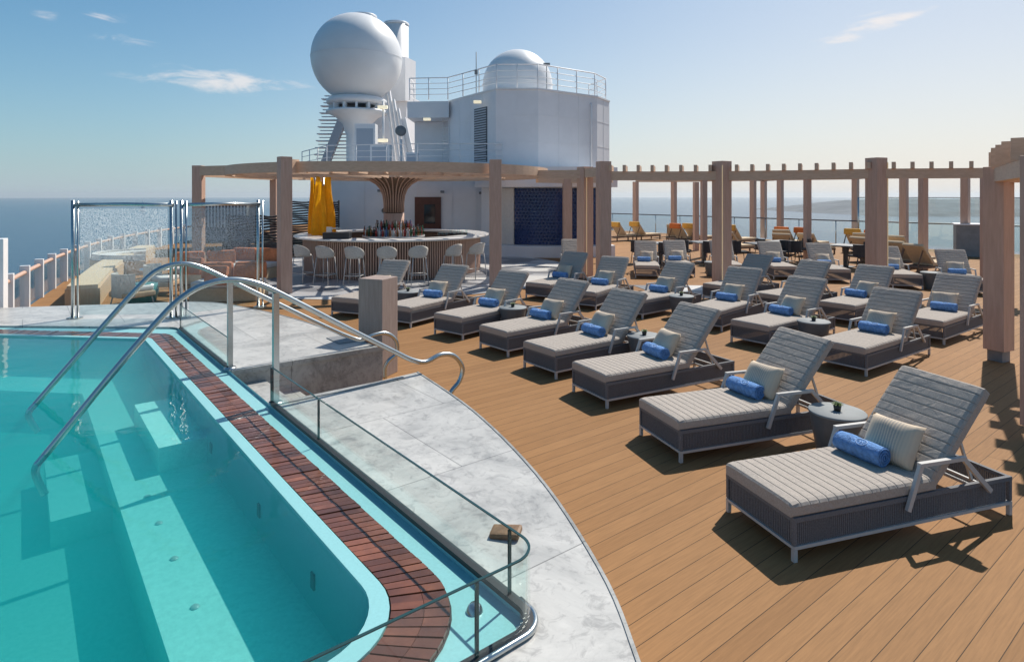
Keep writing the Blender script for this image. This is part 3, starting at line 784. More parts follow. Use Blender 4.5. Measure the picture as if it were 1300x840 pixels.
def make_lounger(label, frame='frame', fabric='fabric', rope='rope', cat='sun lounger'):
    t = thing("sun_lounger", label, cat)
    rt, rb, s = .272, .092, .028
    b = MB()
    for z, w in ((rb, .022),):
        b.bar((0, s / 2, z), (LL, s / 2, z), s, w); b.bar((0, LW - s / 2, z), (LL, LW - s / 2, z), s, w)
        b.bar((s / 2, s + .001, z), (s / 2, LW - s - .001, z), s, w - .003); b.bar((LL - s / 2, s + .001, z), (LL - s / 2, LW - s - .001, z), s, w - .003)
    b.bar((1.22, s, rt - .004), (1.22, LW - s, rt - .004), .03, .02)
    b.build("frame", M[frame], t)
    b = MB()
    z, w = rt, .03
    b.bar((0, s / 2, z), (LL, s / 2, z), s, w); b.bar((0, LW - s / 2, z), (LL, LW - s / 2, z), s, w)
    b.bar((s / 2, s + .001, z), (s / 2, LW - s - .001, z), s, w - .003); b.bar((LL - s / 2, s + .001, z), (LL - s / 2, LW - s - .001, z), s, w - .003)
    for x in (s / 2, LL - s / 2):
        for y in (s / 2, LW - s / 2): b.box((x, y, (rt + rb) / 2), (s - .002, s - .002, rt - rb - .03))
    b.build("rope_rim", M[rope], t)
    for x in (s / 2, LL - s / 2):
        for y in (s / 2, LW - s / 2):
            MB().box((x, y, .040), (s, s, .078)).build("leg", M[frame], t)
    b = MB()
    for y in (s / 2, LW - s / 2): rope_panel(b, (s, y), (LL - s, y), rb + .014, rt - .016)
    for x in (s / 2, LL - s / 2): rope_panel(b, (x, s), (x, LW - s), rb + .014, rt - .016)
    b.build("rope_side", M[rope], t)
    q = quilt(1.27, LW - .01, .098, 17); q.bm.transform(Matrix.Translation((-.012, .005, .289)))
    q.build("seat_cushion", M[fabric], t, fix=True)
    ang = R(48.5)
    q = quilt(.80, LW - .01, .095, 11)
    T = Matrix.Translation((1.262, .005, .318)) @ Matrix.Rotation(-ang, 4, 'Y') @ Matrix.Translation((0, 0, .0))
    q.bm.transform(T)
    q.build("back_cushion", M[fabric], t)
    b = MB()        # back support frame
    for y in (.06, LW - .06):
        b.bar(T @ Vector((0, y, -.012)), T @ Vector((.77, y, -.012)), .024, .02)
    b.bar(T @ Vector((.77, .06, -.012)), T @ Vector((.77, LW - .06, -.012)), .024, .02)
    b.bar(T @ Vector((.45, .1, -.02)), (1.72, .1, .255), .018, .018); b.bar(T @ Vector((.45, LW - .1, -.02)), (1.72, LW - .1, .255), .018, .018)
    b.bar((1.72, .03, .255), (1.72, LW - .03, .255), .018, .018)
    b.build("back_support", M[frame], t)
    for y, sg in ((-.018, -1), (LW + .018, 1)):
        b = MB(); w = .034
        b.bar((.95, y, .20), (1.07, y, .495), w, .05 * .5, up=(0, 1, 0))
        b.bar((1.055, y, .505), (1.49, y, .498), w, .026)
        b.bar((1.475, y, .495), (1.745, y, .225), w, .05 * .5, up=(0, 1, 0))
        b.build("armrest", M[frame], t)
    return t

FIT = {
'L1': (1.83, 4.02, 17.7), 'L2': (1.50, 5.52, 19.3), 'L3': (1.06, 6.93, 28.0), 'L4': (.57, 8.04, 36.3), 'L5': (-.06, 9.15, 40.1), 'L6': (-.81, 10.22, 49.9), 'L7': (-1.82, 11.16, 57.3), 'L8': (-2.96, 12.04, 65.7),
'M1': (4.67, 8.16, 35.6), 'M2': (3.97, 9.54, 36.0), 'M5': (3.68, 10.85, 45.9), 'N1': (2.52, 11.96, 40.0), 'N2': (1.75, 12.89, 56.4), 'N3': (.88, 14.05, 54.2),
'M3': (6.91, 9.90, 36.9), 'M4': (6.29, 11.33, 38.2), 'M7': (5.44, 12.38, 34.3), 'M6': (4.80, 13.72, 35.7),
'P0': (2.25, 18.6, 88), 'P1': (4.25, 17.8, 80), 'P2': (5.35, 18.1, 84), 'P3': (6.75, 18.0, 82), 'P4': (8.15, 17.6, 83), 'P5': (9.25, 16.9, 80), 'P6': (10.45, 15.75, 76), 'P7': (11.35, 14.7, 70)}
DESC = {}
for i, k in enumerate(['L1', 'L2', 'L3', 'L4', 'L5', 'L6', 'L7', 'L8']):
    DESC[k] = ["nearest, at the bottom right corner", "second from the near end of the front row", "third from the near end of the front row", "fourth from the near end of the front row", "fifth from the near end of the front row", "third from the bar end of the front row", "second from the bar, half hidden by the wooden pillar", "closest to the bar, mostly behind the wooden pillar"][i]
for i, k in enumerate(['M1', 'M2', 'M5', 'N1', 'N2', 'N3']):
    DESC[k] = ["at the right end of the second row", "second from the right in the second row", "third from the right in the second row", "fourth from the right in the second row", "fifth from the right in the second row", "at the left end of the second row"][i]
for i, k in enumerate(['M3', 'M4', 'M7', 'M6']):
    DESC[k] = ["at the right end of the third row, beside the pergola post", "second from the right in the third row, striped by shadow", "third from the right in the third row", "at the left end of the third row"][i]
for i, k in enumerate(['P0', 'P1', 'P2', 'P3', 'P4', 'P5', 'P6', 'P7']):
    DESC[k] = ["at the far left of the shaded row under the pergola", "second from the left in the shaded pergola row", "third from the left in the shaded pergola row", "fourth from the left in the shaded pergola row", "fifth from the left in the shaded pergola row", "third from the right in the shaded pergola row", "second from the right in the shaded pergola row", "at the right end of the shaded pergola row"][i]

def make_pillow(label):
    b = MB(); n = 14; w, h, T = .40, .35, .085
    for sgn in (1, -1):
        rows = []
        for i in range(n + 1):
            row = []
            for j in range(n + 1):
                a, c = i / n * 2 - 1, j / n * 2 - 1
                pinch = 1 - .07 * (1 - abs(a) ** 3) * (abs(c) ** 3) ; pinch2 = 1 - .07 * (1 - abs(c) ** 3) * (abs(a) ** 3)
                z = sgn * T * (max(0, 1 - a ** 4) * max(0, 1 - c ** 4)) ** .55 * (1 + .08 * math.sin(a * 5 + c * 3))
                row.append(b.bm.verts.new((a * w / 2 * pinch2, c * h / 2 * pinch, z)))
            rows.append(row)
        for r0, r1 in zip(rows, rows[1:]):
            for j in range(n):
                f = b.bm.faces.new((r0[j], r1[j], r1[j + 1], r0[j + 1])); f.smooth = True
    bmesh.ops.remove_doubles(b.bm, verts=b.bm.verts, dist=1e-4)
    return b
# pillow local: x across lounger width, y up the pillow, z thickness
def place_matrix(f, loc, rot):
    x, y, a = f; base = Matrix.Translation((x, y, 0)) @ Matrix.Rotation(R(a), 4, 'Z')
    return base @ Matrix.Translation(loc) @ rot
lounger0 = make_lounger("x")
bpy.context.view_layer.update()
pil0 = make_pillow("x").build("throw_pillow", M['pillow'])
def make_towel():
    t = thing("rolled_towel", "x", "towel")
    b = MB(); n = 28; r = .076; L = .37
    rings = []
    for i in range(19):
        x = -L / 2 + L * i / 18; row = []
        for k in range(n):
            a = 2 * PI * k / n
            rr = r * (1 + .035 * math.sin(3 * a + x * 9) + .022 * math.sin(x * 42 + a * 2) + .015 * math.sin(5 * a - x * 23)) * (1 - .06 * (abs(x) / (L / 2)) ** 6)
            row.append(b.bm.verts.new((x, rr * math.cos(a) * 1.06, rr * math.sin(a) * .96)))
        rings.append(row)
    for p, q in zip(rings, rings[1:]):
        for k in range(n):
            f = b.bm.faces.new((p[k], p[(k + 1) % n], q[(k + 1) % n], q[k])); f.smooth = True
    b.build("roll", M['towel'], t)
    for sx in (-1, 1):          # spiral end
        b = MB(); x = sx * L / 2 * .985
        pts = []
        for i in range(60):
            a = i * .33; rr = r * .93 * (1 - i / 68)
            pts.append((x + sx * (.004 + .006 * i / 60), rr * math.cos(a), rr * math.sin(a) * .95))
        b.tube(pts, .0052, 6)
        b.lathe([(.001, 0), (r * .96, 0)], n=24, mtx=Matrix.Translation((x, 0, 0)) @ Matrix.Rotation(PI / 2, 4, 'Y'))
        b.build("rolled_end", M['towel'], t)
    # stitched mark: oval ring with a zigzag and bars
    b = MB()
    def on(u, v): a = PI / 2 - .45 - v / r; return (u, r * 1.075 * math.cos(a), r * .985 * math.sin(a))
    ring = [on(-.03 + .042 * math.cos(2 * PI * k / 24), .030 * math.sin(2 * PI * k / 24)) for k in range(25)]
    b.tube(ring, .003, 5)
    b.tube([on(-.055, -.008), on(-.045, .014), on(-.035, -.006), on(-.025, .014), on(-.015, -.006), on(-.005, .012)], .002, 5)
    b.tube([on(.03, -.012), on(.03, .014)], .002, 5); b.tube([on(.04, -.012), on(.055, .014)], .002, 5); b.tube([on(.065, .014), on(.065, -.012), on(.078, -.012)], .002, 5)
    b.build("stitched_mark", M['towel_mark'], t)
    return t
towel0 = make_towel()
first = True
for k, (x, y, a) in FIT.items():
    lab = "taupe sun lounger, " + DESC[k]
    grp = "taupe sun loungers set out on the wooden deck"
    if first: o = lounger0; o.location = (x, y, 0); o.rotation_euler = (0, 0, R(a)); tag(o, lab, 'sun lounger', grp)
    else: dup(lounger0, (x, y, 0), R(a), lab, grp)
    skip_t = k in ('M6', 'M7', 'L8', 'P0'); skip_p = k in ('M6', 'M7', 'P0')
    jy = random.uniform(-.045, .045); jr = random.uniform(-.2, .2)
    if not skip_t:
        m = place_matrix((x, y, a), (1.02 + random.uniform(-.02, .02), .39 + jy, .456), Matrix.Rotation(PI / 2 + jr * .6, 4, 'Z'))
        e = m.to_euler(); lab = "blue towel on lounger " + DESC[k]
        if first: o = towel0; o.location = m.translation; o.rotation_euler = e; tag(o, lab, 'towel', 'rolled blue towels on the loungers')
        else:
            o = dup(towel0, m.translation, e.z, lab, 'rolled blue towels on the loungers')
    if not skip_p:
        o = pil0 if first else pil0.copy()
        if not first: C.objects.link(o)
        rot = Matrix.Rotation(PI / 2 + jr, 4, 'Z') @ Matrix.Rotation(R(62), 4, 'X')
        # local x -> across width ; y -> up ; leaning back towards +x of lounger
        m = place_matrix((x, y, a), (1.205, .36 - jy, .525), Matrix.Rotation(-PI / 2 + jr, 4, 'Z') @ Matrix.Rotation(R(58), 4, 'X'))
        o.location = m.translation; o.rotation_euler = m.to_euler()
        tag(o, "beige pillow on lounger " + DESC[k], 'pillow', 'beige pillows on the loungers')
    first = False

# ------------------------------------------------------------------ side tables with succulents
def make_table():
    t = thing("side_table", "x", "side table")
    MB().lathe([(.001, 0), (.165, 0), (.17, .012), (.20, .20), (.235, .40)], n=40).build("drum_base", M['table'], t)
    MB().lathe([(.235, .401), (.242, .406), (.242, .42), (.236, .426), (.001, .426)], n=40).build("tabletop", M['table_top'], t)
    return t
def make_plant():
    t = thing("potted_succulent", "x", "potted plant")
    MB().lathe([(.001, 0), (.028, 0), (.036, .055), (.032, .055), (.028, .045), (.001, .045)], n=18).build("pot", M['pot'], t)
    b = MB(); rnd = random.Random(3)
    for ringi, (n_, rr, el) in enumerate(((6, .028, .9), (8, .045, .5), (8, .055, .15))):
        for i in range(n_):
            a = 2 * PI * i / n_ + ringi * .4 + rnd.uniform(-.1, .1)
            d = Vector((math.cos(a) * math.cos(el), math.sin(a) * math.cos(el), math.sin(el)))
            s0 = Vector((0, 0, .052)); w = Vector((-math.sin(a), math.cos(a), 0)) * .011; up = d.cross(w).normalized() * .006
            tip = s0 + d * rr * 1.1; mid = s0 + d * rr * .6
            vs = [s0 - w * .4, s0 + w * .4, mid + w, mid - w, tip, mid + up, mid - up]
            b._add(vs, [(0, 1, 2, 5), (0, 5, 3), (5, 2, 4), (3, 5, 4), (0, 6, 1), (1, 6, 2), (2, 6, 4), (4, 6, 3), (3, 6, 0)])
    b.build("leaves", M['leaf'], t)
    return t
tab0, pl0 = make_table(), make_plant()
TAB = [((1063, 521), "between the two nearest loungers"), ((818, 425), "beside the third lounger of the front row"), ((651, 389.5), "between the fifth and sixth front-row loungers"),
       ((518, 369.5), "beside the wooden pillar near the bar stools"), ((1033, 407), "between the two right-hand loungers of the second row"), ((865, 375), "in the second row, behind the third front-row lounger"),
       ((1186, 343.5), "in the shade at the right end of the pergola row"), ((902, 329), "in the shade beside the middle pergola post")]
for i, ((u, v), d) in enumerate(TAB):
    p = G(u, v, .426)
    if i == 6: p = Vector((10.75, 15.9, 0))
    if i == 7: p = Vector((5.95, 18.4, 0))
    lab = "round slate-grey drum side table " + d
    if i == 0: o = tab0; o.location = (p.x, p.y, 0); tag(o, lab, 'side table', 'grey drum side tables')
    else: dup(tab0, (p.x, p.y, 0), 0, lab, 'grey drum side tables')
    if i < 6:
        lab = "succulent on the table " + d
        off = Vector((0, .02, 0))
        if i == 0: o = pl0; o.location = (p.x, p.y, .4265); tag(o, lab, 'potted plant', 'succulents on the side tables')
        else: dup(pl0, (p.x, p.y, .4265), i * .7, lab, 'succulents on the side tables')

# ------------------------------------------------------------------ pergola posts and beams
PH_ = 3.30
def post(x, y, top, w=.30, rz=R(20), z0=0, label="", led=None, foot=False, name="pergola_post", m='post', group="posts of the wooden pergola"):
    t = thing(name, label, "post", (x, y, z0), rz, group)
    zf = .16 if foot else 0
    MB().box((0, 0, (top - zf) / 2 + zf), (w, w, top - zf), bev=.006).build("shaft", M[m], t)
    if foot: MB().box((0, 0, zf / 2), (w * .72, w * .72, zf - .002)).build("foot", M['grey_panel'], t)
    if led:
        sx, sy = led
        MB().box((sx * (w / 2 + .002), sy * (w / 2 + .002), top / 2), (.018, .018, top * .93)).build("light_strip", M['led'], t)
    return t
PA = (-5.54, 15.1); PB = (-9.35, 18.5); PC = (-8.65, 22.5); PD = (-.43, 16.0)
PF = (2.12, 18.0); PG = (2.48, 16.8); PH = (5.65, 16.7); PI_ = (8.93, 15.2); PJ = (7.04, 8.95)
PJ = (7.04, 8.97)
post(*PA, 3.33, w=.28, rz=R(40), label="thick rose-brown post in front of the left side of the bar")
post(*PB, 3.28, w=.28, rz=R(5), label="leftmost rose-brown post, behind the etched glass screen")
post(*PC, 3.2, w=.22, rz=R(5), label="slim rose-brown post just left of the thick post by the bar")
post(*PD, 3.31, w=.30, rz=R(5), label="rose-brown post at the right end of the bar counter")
post(2.05, 23.0, 3.2, w=.32, rz=R(3), label="rose-brown post in front of the navy tiled wall")
post(*PF, 3.22, w=.34, rz=R(30), led=(-.42, -1), label="post with a golden light strip, at the right edge of the navy tiles")
post(*PG, 3.31, w=.32, rz=R(15), label="tall rose-brown post where the slatted pergola begins")
post(*PH, 3.31, w=.36, rz=R(30), led=(-1, -1), label="tall post with golden light strip, middle of the lounger rows")
post(*PI_, 3.31, w=.34, rz=R(20), led=(1, -1), label="tall post with pale light strip, behind the third-row loungers")
post(*PJ, 2.80, w=.27, rz=R(25), foot=True, label="closest full pergola post standing on a grey foot at the right")
post(5.13, 5.95, 2.77, w=.30, rz=R(25), foot=True, label="cropped pergola post at the right edge of the photo")
back = [((893, 24.0), "dark"), ((1025, 22.8), ""), ((1172, 20.0), "")]
for i, (u, Y, l_) in enumerate([(893.5, 24.0, "slim pergola post between the two leftmost tall posts, just left of the golden strip"), (883.5, 27.0, "slim pergola post leftmost of the close pair beside the golden light strip"), (1025, 22.8, "dark slim pergola post midway along the shaded lounger row"), (1172, 20.0, "dark slim pergola post right of the pale-strip post, above the tall side table")]):
    post((u - 650) / F_PX * Y, Y, 2.98, w=.20, rz=R(12), label=l_, name="pergola_post")
far = [(807, 37), (855.5, 37), (956, 34), (969.5, 35), (990.5, 33), (1086, 31), (1147.5, 25.5), (1225.5, 24.5)]
FD = ["first", "second", "third", "fourth", "fifth", "sixth", "seventh", "eighth"]
FP = []
for (u, Y), n_ in zip(far, FD):
    x = (u - 650) / F_PX * Y; FP.append((x, Y))
    post(x, Y, 3.22, w=.26, rz=R(35), label=f"{n_} from left of the slender posts standing near the far glass railing", group="slender posts near the far railing")
post((1254 - 650) / F_PX * 17.5, 17.5, 2.95, w=.26, rz=R(15), label="slim pergola post hidden just behind the closest post on the grey foot")
for x_ in (640, 655): pass

def beam(name, label, path, z0, z1, w, m='beam', cat='beam', group=None):
    o = MB().ribbon(path, z0, z1, w).build(name, M[m])
    return tag(o, label, cat, group)
def seg(a, b, n): return [(a[0] + (b[0] - a[0]) * i / n, a[1] + (b[1] - a[1]) * i / n) for i in range(n + 1)]
def lit_pergola(name, label, chain, z0, z1, w, depth, zr, spacing, rw=.085, front=.0, skip=0, straight=True):
    """beam along a chain of points with rafters lying on it, running back"""
    t = thing(name, label, "pergola roof", (chain[0][0], chain[0][1], z0))
    MB().ribbon(chain, z0, z1, w).build("front_beam", M['beam'], t, True)
    bk = []
    P = [Vector(c) for c in chain]
    nrm = []
    for i in range(len(P)):
        tt = (P[min(i + 1, len(P) - 1)] - P[max(i - 1, 0)]).normalized(); n_ = Vector((-tt.y, tt.x)); nrm.append(n_)
    back_ = [(p.x + q.x * depth * .2, p.y + q.y * depth * .2) for p, q in zip(P, nrm)]
    MB().ribbon(back_, z0 + .06, z1, w * .6).build("back_beam", M['beam'], t, True)
    total = sum((b_ - a).length for a, b_ in zip(P, P[1:])); d = spacing / 2
    while d < total:
        acc = 0
        for i in range(len(P) - 1):
            L = (P[i + 1] - P[i]).length
            if acc + L >= d:
                f = (d - acc) / L; p = P[i].lerp(P[i + 1], f); q = nrm[i].lerp(nrm[i + 1], f).normalized(); break
            acc += L
        if straight: q = (p - Vector((-1.5, -2.0))).normalized()
        a = p - q * front; e = p + q * (abs(depth) * .55)
        bb = MB(); x_ = Vector((q.y, -q.x)) * rw / 2; e2 = e
        vs = []
        for (pt, top) in ((a, zr), (e2, zr)):
            for sg in (-1, 1):
                w_ = pt + x_ * sg; vs += [(w_.x, w_.y, z1 + .002), (w_.x, w_.y, top)]
        bb._add(vs, [(0, 2, 3, 1), (4, 5, 7, 6), (0, 1, 5, 4), (2, 6, 7, 3), (1, 3, 7, 5), (0, 4, 6, 2)])
        bb.build("rafter", M['beam'], t, True)
        d += spacing
    return t
ch = [PG, (4.05, 17.05), PH]
fr = .17
lit_pergola("pergola_roof", "slatted pergola roof between the tall posts left of the middle", [PG, (4.05, 16.9), PH], 2.80, 3.04, .16, 1.5, 3.21, .385, front=fr)
lit_pergola("pergola_roof", "slatted pergola roof between the two posts with light strips", [(5.83, 16.65), (7.3, 16.1), PI_], 2.80, 3.04, .16, 1.5, 3.21, .385, front=fr)
lit_pergola("pergola_roof", "slatted pergola roof right of the pale-strip post, meeting the closest corner", [(9.1, 15.15), (10.3, 14.95), (12.0, 14.5)], 2.80, 3.04, .16, 1.5, 3.2, .42, front=fr)
# right-hand return coming towards the camera, over the closest post
t = thing("pergola_roof", "near slatted pergola roof at the right edge, board ends stepping up", "pergola roof", (7.04, 8.97, 2.8))
dK = Vector((.616, .788)); nK = Vector((.788, -.616))
MB().ribbon([(7.0, 8.9), (5.2, 6.1)], 2.58, 2.775, .14).build("side_beam", M['beam'], t, True)
MB().ribbon([(7.12, 8.93), (8.9, 8.2), (11, 6.9)], 2.57, 2.775, .15).build("cross_beam", M['beam'], t, True)
for X_, Y_ in ((7.15, 9.3), (6.85, 8.87), (6.52, 8.44), (6.19, 7.94), (5.88, 7.45), (5.63, 7.0), (5.56, 6.45), (5.35, 5.95)):
    MB().bar((X_, Y_, 2.905), (X_ + nK.x * 3.2, Y_ + nK.y * 3.2, 2.905), .065, .25).build("rafter", M['beam'], t, True)
MB().ribbon([(9.4, 7.3), (7.9, 4.9)], 2.58, 2.775, .14).build("side_beam", M['beam'], t, True)
# far pergola beam joining the slender posts
beam("pergola_beam", "long thin pergola beam over the slender far posts", sorted(FP)[:4] + [FP[4], FP[5], FP[6], FP[7]], 3.2, 3.38, .14, cat='beam')
beam("pergola_beam", "pergola beam over the dark slim posts behind the shaded loungers", [(-.2 + 2.05, 23.6), (7.45, 24.0), (10.87, 22.8), (13.27, 20.0), (13.45, 17.5)], 2.97, 3.1, .13)

# ------------------------------------------------------------------ bar canopy ring and column
t = thing("bar_canopy", "round rose-brown timber canopy ring over the bar", "canopy", (BC.x, BC.y, 2.9))
ring = arcpts(BC, 4.95, 0, 2 * PI, 96)
b = MB()
b.lathe([(4.78, 2.97), (4.98, 2.97), (4.98, 3.23), (4.78, 3.23), (4.78, 2.97)], (BC.x, BC.y, 0), 96, smooth=False).build("outer_ring", M['beam'], t, True)
MB().lathe([(3.5, 2.93), (3.62, 2.93), (3.62, 3.16), (3.5, 3.16), (3.5, 2.93)], (BC.x, BC.y, 0), 80, smooth=False).build("inner_ring", M['beam'], t, True)
for k in range(44):
    a = 2 * PI * k / 44
    MB().bar((BC.x + 3.64 * math.cos(a), BC.y + 3.64 * math.sin(a), 3.02), (BC.x + 4.70 * math.cos(a), BC.y + 4.70 * math.sin(a), 3.02), .05, .14).build("rafter", M['beam'], t, True)
for k in range(26):
    a = 2 * PI * (k + .5) / 26
    MB().bar((BC.x + .95 * math.cos(a), BC.y + .95 * math.sin(a), 2.985), (BC.x + 3.48 * math.cos(a), BC.y + 3.48 * math.sin(a), 3.05), .05, .12).build("spoke", M['beam'], t, True)
beam("pergola_beam", "beam joining the leftmost post to the bar canopy ring", [PB, (-7.9, 17.9), (-7.2, 17.2)], 2.98, 3.26, .18)
beam("pergola_beam", "beam joining the slim left post to the leftmost post", [PB, PC], 2.95, 3.2, .14)
beam("pergola_beam", "short beam from the thick left post to the canopy ring", [PA, (-5.4, 15.5)], 2.95, 3.28, .2)
beam("pergola_beam", "beam from the canopy ring past the navy tiles to the golden-strip post", [(.75, 18.3), (1.3, 18.2), PF], 2.88, 3.13, .2)
beam("pergola_beam", "short beam between the golden-strip post and the tall post", [PF, PG], 2.9, 3.16, .2)
beam("pergola_beam", "beam on the post before the navy tiled wall", [(.9, 22.3), (2.05, 23.0), (3.6, 22.2)], 2.85, 3.1, .16)

t = thing("bar_column", "fluted wooden column flaring into the bar canopy", "column", (BC.x, BC.y, 0))
prof = [(.31, 1.2), (.31, 1.85), (.315, 2.15), (.35, 2.4), (.43, 2.6), (.57, 2.76), (.78, 2.88), (.98, 2.96)]
MB().lathe([(r_ - .035, z_) for r_, z_ in prof], (BC.x, BC.y, 0), 40).build("core", M['brown_wicker'], t, True)
b = MB()
for k in range(26):
    a = 2 * PI * k / 26
    pts = [(BC.x + r_ * math.cos(a), BC.y + r_ * math.sin(a), z_) for r_, z_ in prof[1:]]
    b.tube(pts, .021, 6)
b.build("flutes", M['slat'], t, True)
MB().lathe([(.33, 1.2), (.33, 1.82), (.30, 1.82)], (BC.x, BC.y, 0), 32).build("collar", M['slat'], t, True)

# bar counter
t = thing("bar_counter", "round bar counter with pale stone top and fluted wooden front", "bar counter", (BC.x, BC.y, 0))
MB().lathe([(2.35, 1.10), (3.05, 1.10), (3.08, 1.12), (3.08, 1.15), (3.05, 1.165), (2.35, 1.165), (2.35, 1.10)], (BC.x, BC.y, 0), 96, smooth=False).build("stone_top", M['counter'], t, True)
MB().lathe([(2.76, .013), (2.76, 1.099), (2.42, 1.099), (2.42, .013)], (BC.x, BC.y, 0), 96).build("counter_body", M['brown_wicker'], t, True)
b = MB()
for k in range(120):
    a = PI + PI * (k + .5) / 120
    b.box((BC.x + 2.785 * math.cos(a), BC.y + 2.785 * math.sin(a), .56), (.04, .032, 1.07), rz=a)
b.build("wooden_slats", M['slat'], t, True)
MB().lathe([(2.3, .80), (2.3, .86), (1.9, .86), (1.9, .80)], (BC.x, BC.y, 0), 64, smooth=False).build("work_shelf", M['steel_d'], t, True)
t = thing("bottle_display", "round back-bar island under the column, carrying rows of bottles", "bar shelf", (BC.x, BC.y, 0))
MB().lathe([(.78, .013), (.80, 1.06)], (BC.x, BC.y, 0), 48).build("island_body", M['steel_d'], t, True)
MB().lathe([(.001, 1.06), (1.0, 1.06), (1.0, 1.11), (.001, 1.11)], (BC.x, BC.y, 0), 48, smooth=False).build("lower_shelf", M['counter'], t, True)
MB().lathe([(.62, 1.111), (.62, 1.30), (.001, 1.30)], (BC.x, BC.y, 0), 40, smooth=False).build("upper_shelf", M['counter'], t, True)
BOT = [mat("bottle_" + n_, c_, rough=.12, coat=.3) for n_, c_ in (("amber", (.22, .08, .02)), ("green", (.03, .09, .04)), ("clear", (.55, .58, .58)), ("dark", (.02, .015, .015)), ("red", (.33, .03, .025)), ("blue", (.05, .12, .3)))]
bp = []
for bi, m_ in enumerate(BOT):
    r_ = (.036, .038, .034, .04, .036, .037)[bi]; h_ = (.29, .32, .27, .30, .26, .31)[bi]
    bb = MB().lathe([(.001, 0), (r_, .002), (r_, h_ * .6), (r_ * .35, h_ * .75), (r_ * .33, h_), (.001, h_)], n=12).build("bottle", m_)
    bp.append(bb)
used = set(); rnd = random.Random(5)
for ring_r, z_, n_ in ((.93, 1.1105, 28), (.80, 1.1105, 24), (.55, 1.3005, 20), (.42, 1.3005, 14)):
    for k in range(n_):
        a = PI * .98 + PI * 1.04 * k / (n_ - 1)
        bi = rnd.choice((0, 0, 1, 2, 2, 3, 4, 4, 5))
        o = bp[bi] if bi not in used else bp[bi].copy()
        if bi in used: C.objects.link(o)
        used.add(bi)
        o.location = (BC.x + ring_r * math.cos(a), BC.y + ring_r * math.sin(a), z_)
        tag(o, ["amber", "green", "clear glass", "near-black", "red", "blue"][bi] + " bottle standing on the round display under the bar column", "bottle", "bottles on the bar display")
# counter clutter
def small(name, label, cat, u, v, z, bld, m, group=None):
    p = G(u, v, z); o = bld.build(name, M[m]); o.location = (p.x, p.y, z); tag(o, label, cat, group); return o
small("serving_tray", "black tray of napkins and straws at the left of the bar counter", "tray", 428, 303, 1.167, MB().box((0, 0, .09), (.75, .28, .18), bev=.01), 'black')
small("card_stand", "white and blue menu stand on the bar counter", "menu stand", 418, 300, 1.167, MB().box((0, 0, .14), (.16, .04, .28)).box((.2, 0, .24), (.3, .03, .03)), 'offwhite')
b = MB()
b.box((0, 0, .03), (.9, .3, .06), bev=.01)
small("rubber_mat", "dark rubber bar mat on the right part of the counter", "bar mat", 575, 297.5, 1.167, b, 'black')
for i in range(8):
    o = MB().lathe([(.001, 0), (.03, .002), (.035, .11), (.032, .11), (.028, .01), (.001, .01)], n=12).build("drinking_glass", M['glass_green'])
    p = G(557 + i * 5, 299.5 - (i % 2) * .6, 1.167); o.location = (p.x, p.y, 1.23 if 2 < i else 1.168); tag(o, "upturned drinking glass on the right side of the bar counter", "glass", "glasses on the bar counter")

# bar stools
def make_stool():
    t = thing("bar_stool", "x", "bar stool")
    zs = .74
    b = MB()       # woven shell: seat, curved back with lower arms (faces +y: back is at -y)
    n = 20; rows = []
    for j in range(6):
        row = []
        for i in range(n + 1):
            a = PI + PI * (i / n) if False else R(175) + R(190) * i / n
            hgt = .25 * max(0, math.sin(PI * i / n)) ** .55 + .06
            z = zs + hgt * j / 5; rr = .22 + .035 * j / 5
            row.append(b.bm.verts.new((rr * 1.05 * math.cos(a), rr * math.sin(a) , z)))
        rows.append(row)
    for r0, r1 in zip(rows, rows[1:]):
        for i in range(n):
            f = b.bm.faces.new((r0[i], r0[i + 1], r1[i + 1], r1[i])); f.smooth = True
    o = b.build("back_shell", M['rope_l'], t); md = o.modifiers.new("thick", 'SOLIDIFY'); md.thickness = .022
    MB().lathe([(.001, zs - .02), (.21, zs - .02), (.225, zs + .01), (.20, zs + .045), (.001, zs + .05)], n=28).build("seat", M['rope_l'], t)
    for sx in (-1, 1):
        for sy in (-1, 1):
            MB().tube([(sx * .17, sy * .16, zs - .01), (sx * .235, sy * .225, .012)], .0125, 8).build("leg", M['frame'], t)
    q = [(.213, .203), (-.213, .203), (-.213, -.203), (.213, -.203)]
    MB().tube([(x_, y_, .27) for x_, y_ in q + q[:1]], .010, 6).build("footrest", M['frame'], t)
    return t
st0 = make_stool(); first = True
SL = ["leftmost, in the shade of the thick post", "second from the left", "third from the left", "fourth from the left, above the wooden pillar", "fifth from the left", "second from the right", "rightmost, beside the post at the counter end"]
def bar_angle(u, r_):
    return min((R(k * .25) for k in range(700, 1360)), key=lambda a: abs(650 + F_PX * (BC.x + r_ * math.cos(a)) / (BC.y + r_ * math.sin(a)) - u))
for i, a in enumerate([bar_angle(u, 3.7) for u in (385, 413, 450, 491, 531, 575, 604)]):
    r_ = 3.7
    x, y = BC.x + r_ * math.cos(a), BC.y + r_ * math.sin(a); rz = a + PI / 2 + (.2 if i == 5 else 0)
    lab = "woven taupe bar stool at the round counter, " + SL[i]
    if first: st0.location = (x, y, .013); st0.rotation_euler = (0, 0, rz); tag(st0, lab, "bar stool", "bar stools round the counter"); first = False
    else: dup(st0, (x, y, .013), rz, lab, "bar stools round the counter")

# short wooden pillar at the foot of the steps
p = Vector((-1.79, 8.3))
post(p.x, p.y, 1.29, w=.37, rz=R(-22), label="short square wooden pillar standing at the foot of the marble steps", name="wooden_pillar", m='pillar', group="wooden pillar by the steps")

# ------------------------------------------------------------------ deckhouse: walls, door, navy tile wall, tower
dh = thing("deckhouse", "white deckhouse behind the bar with faceted tower, door and navy tiled wall", "deckhouse", (0, 27, 0))
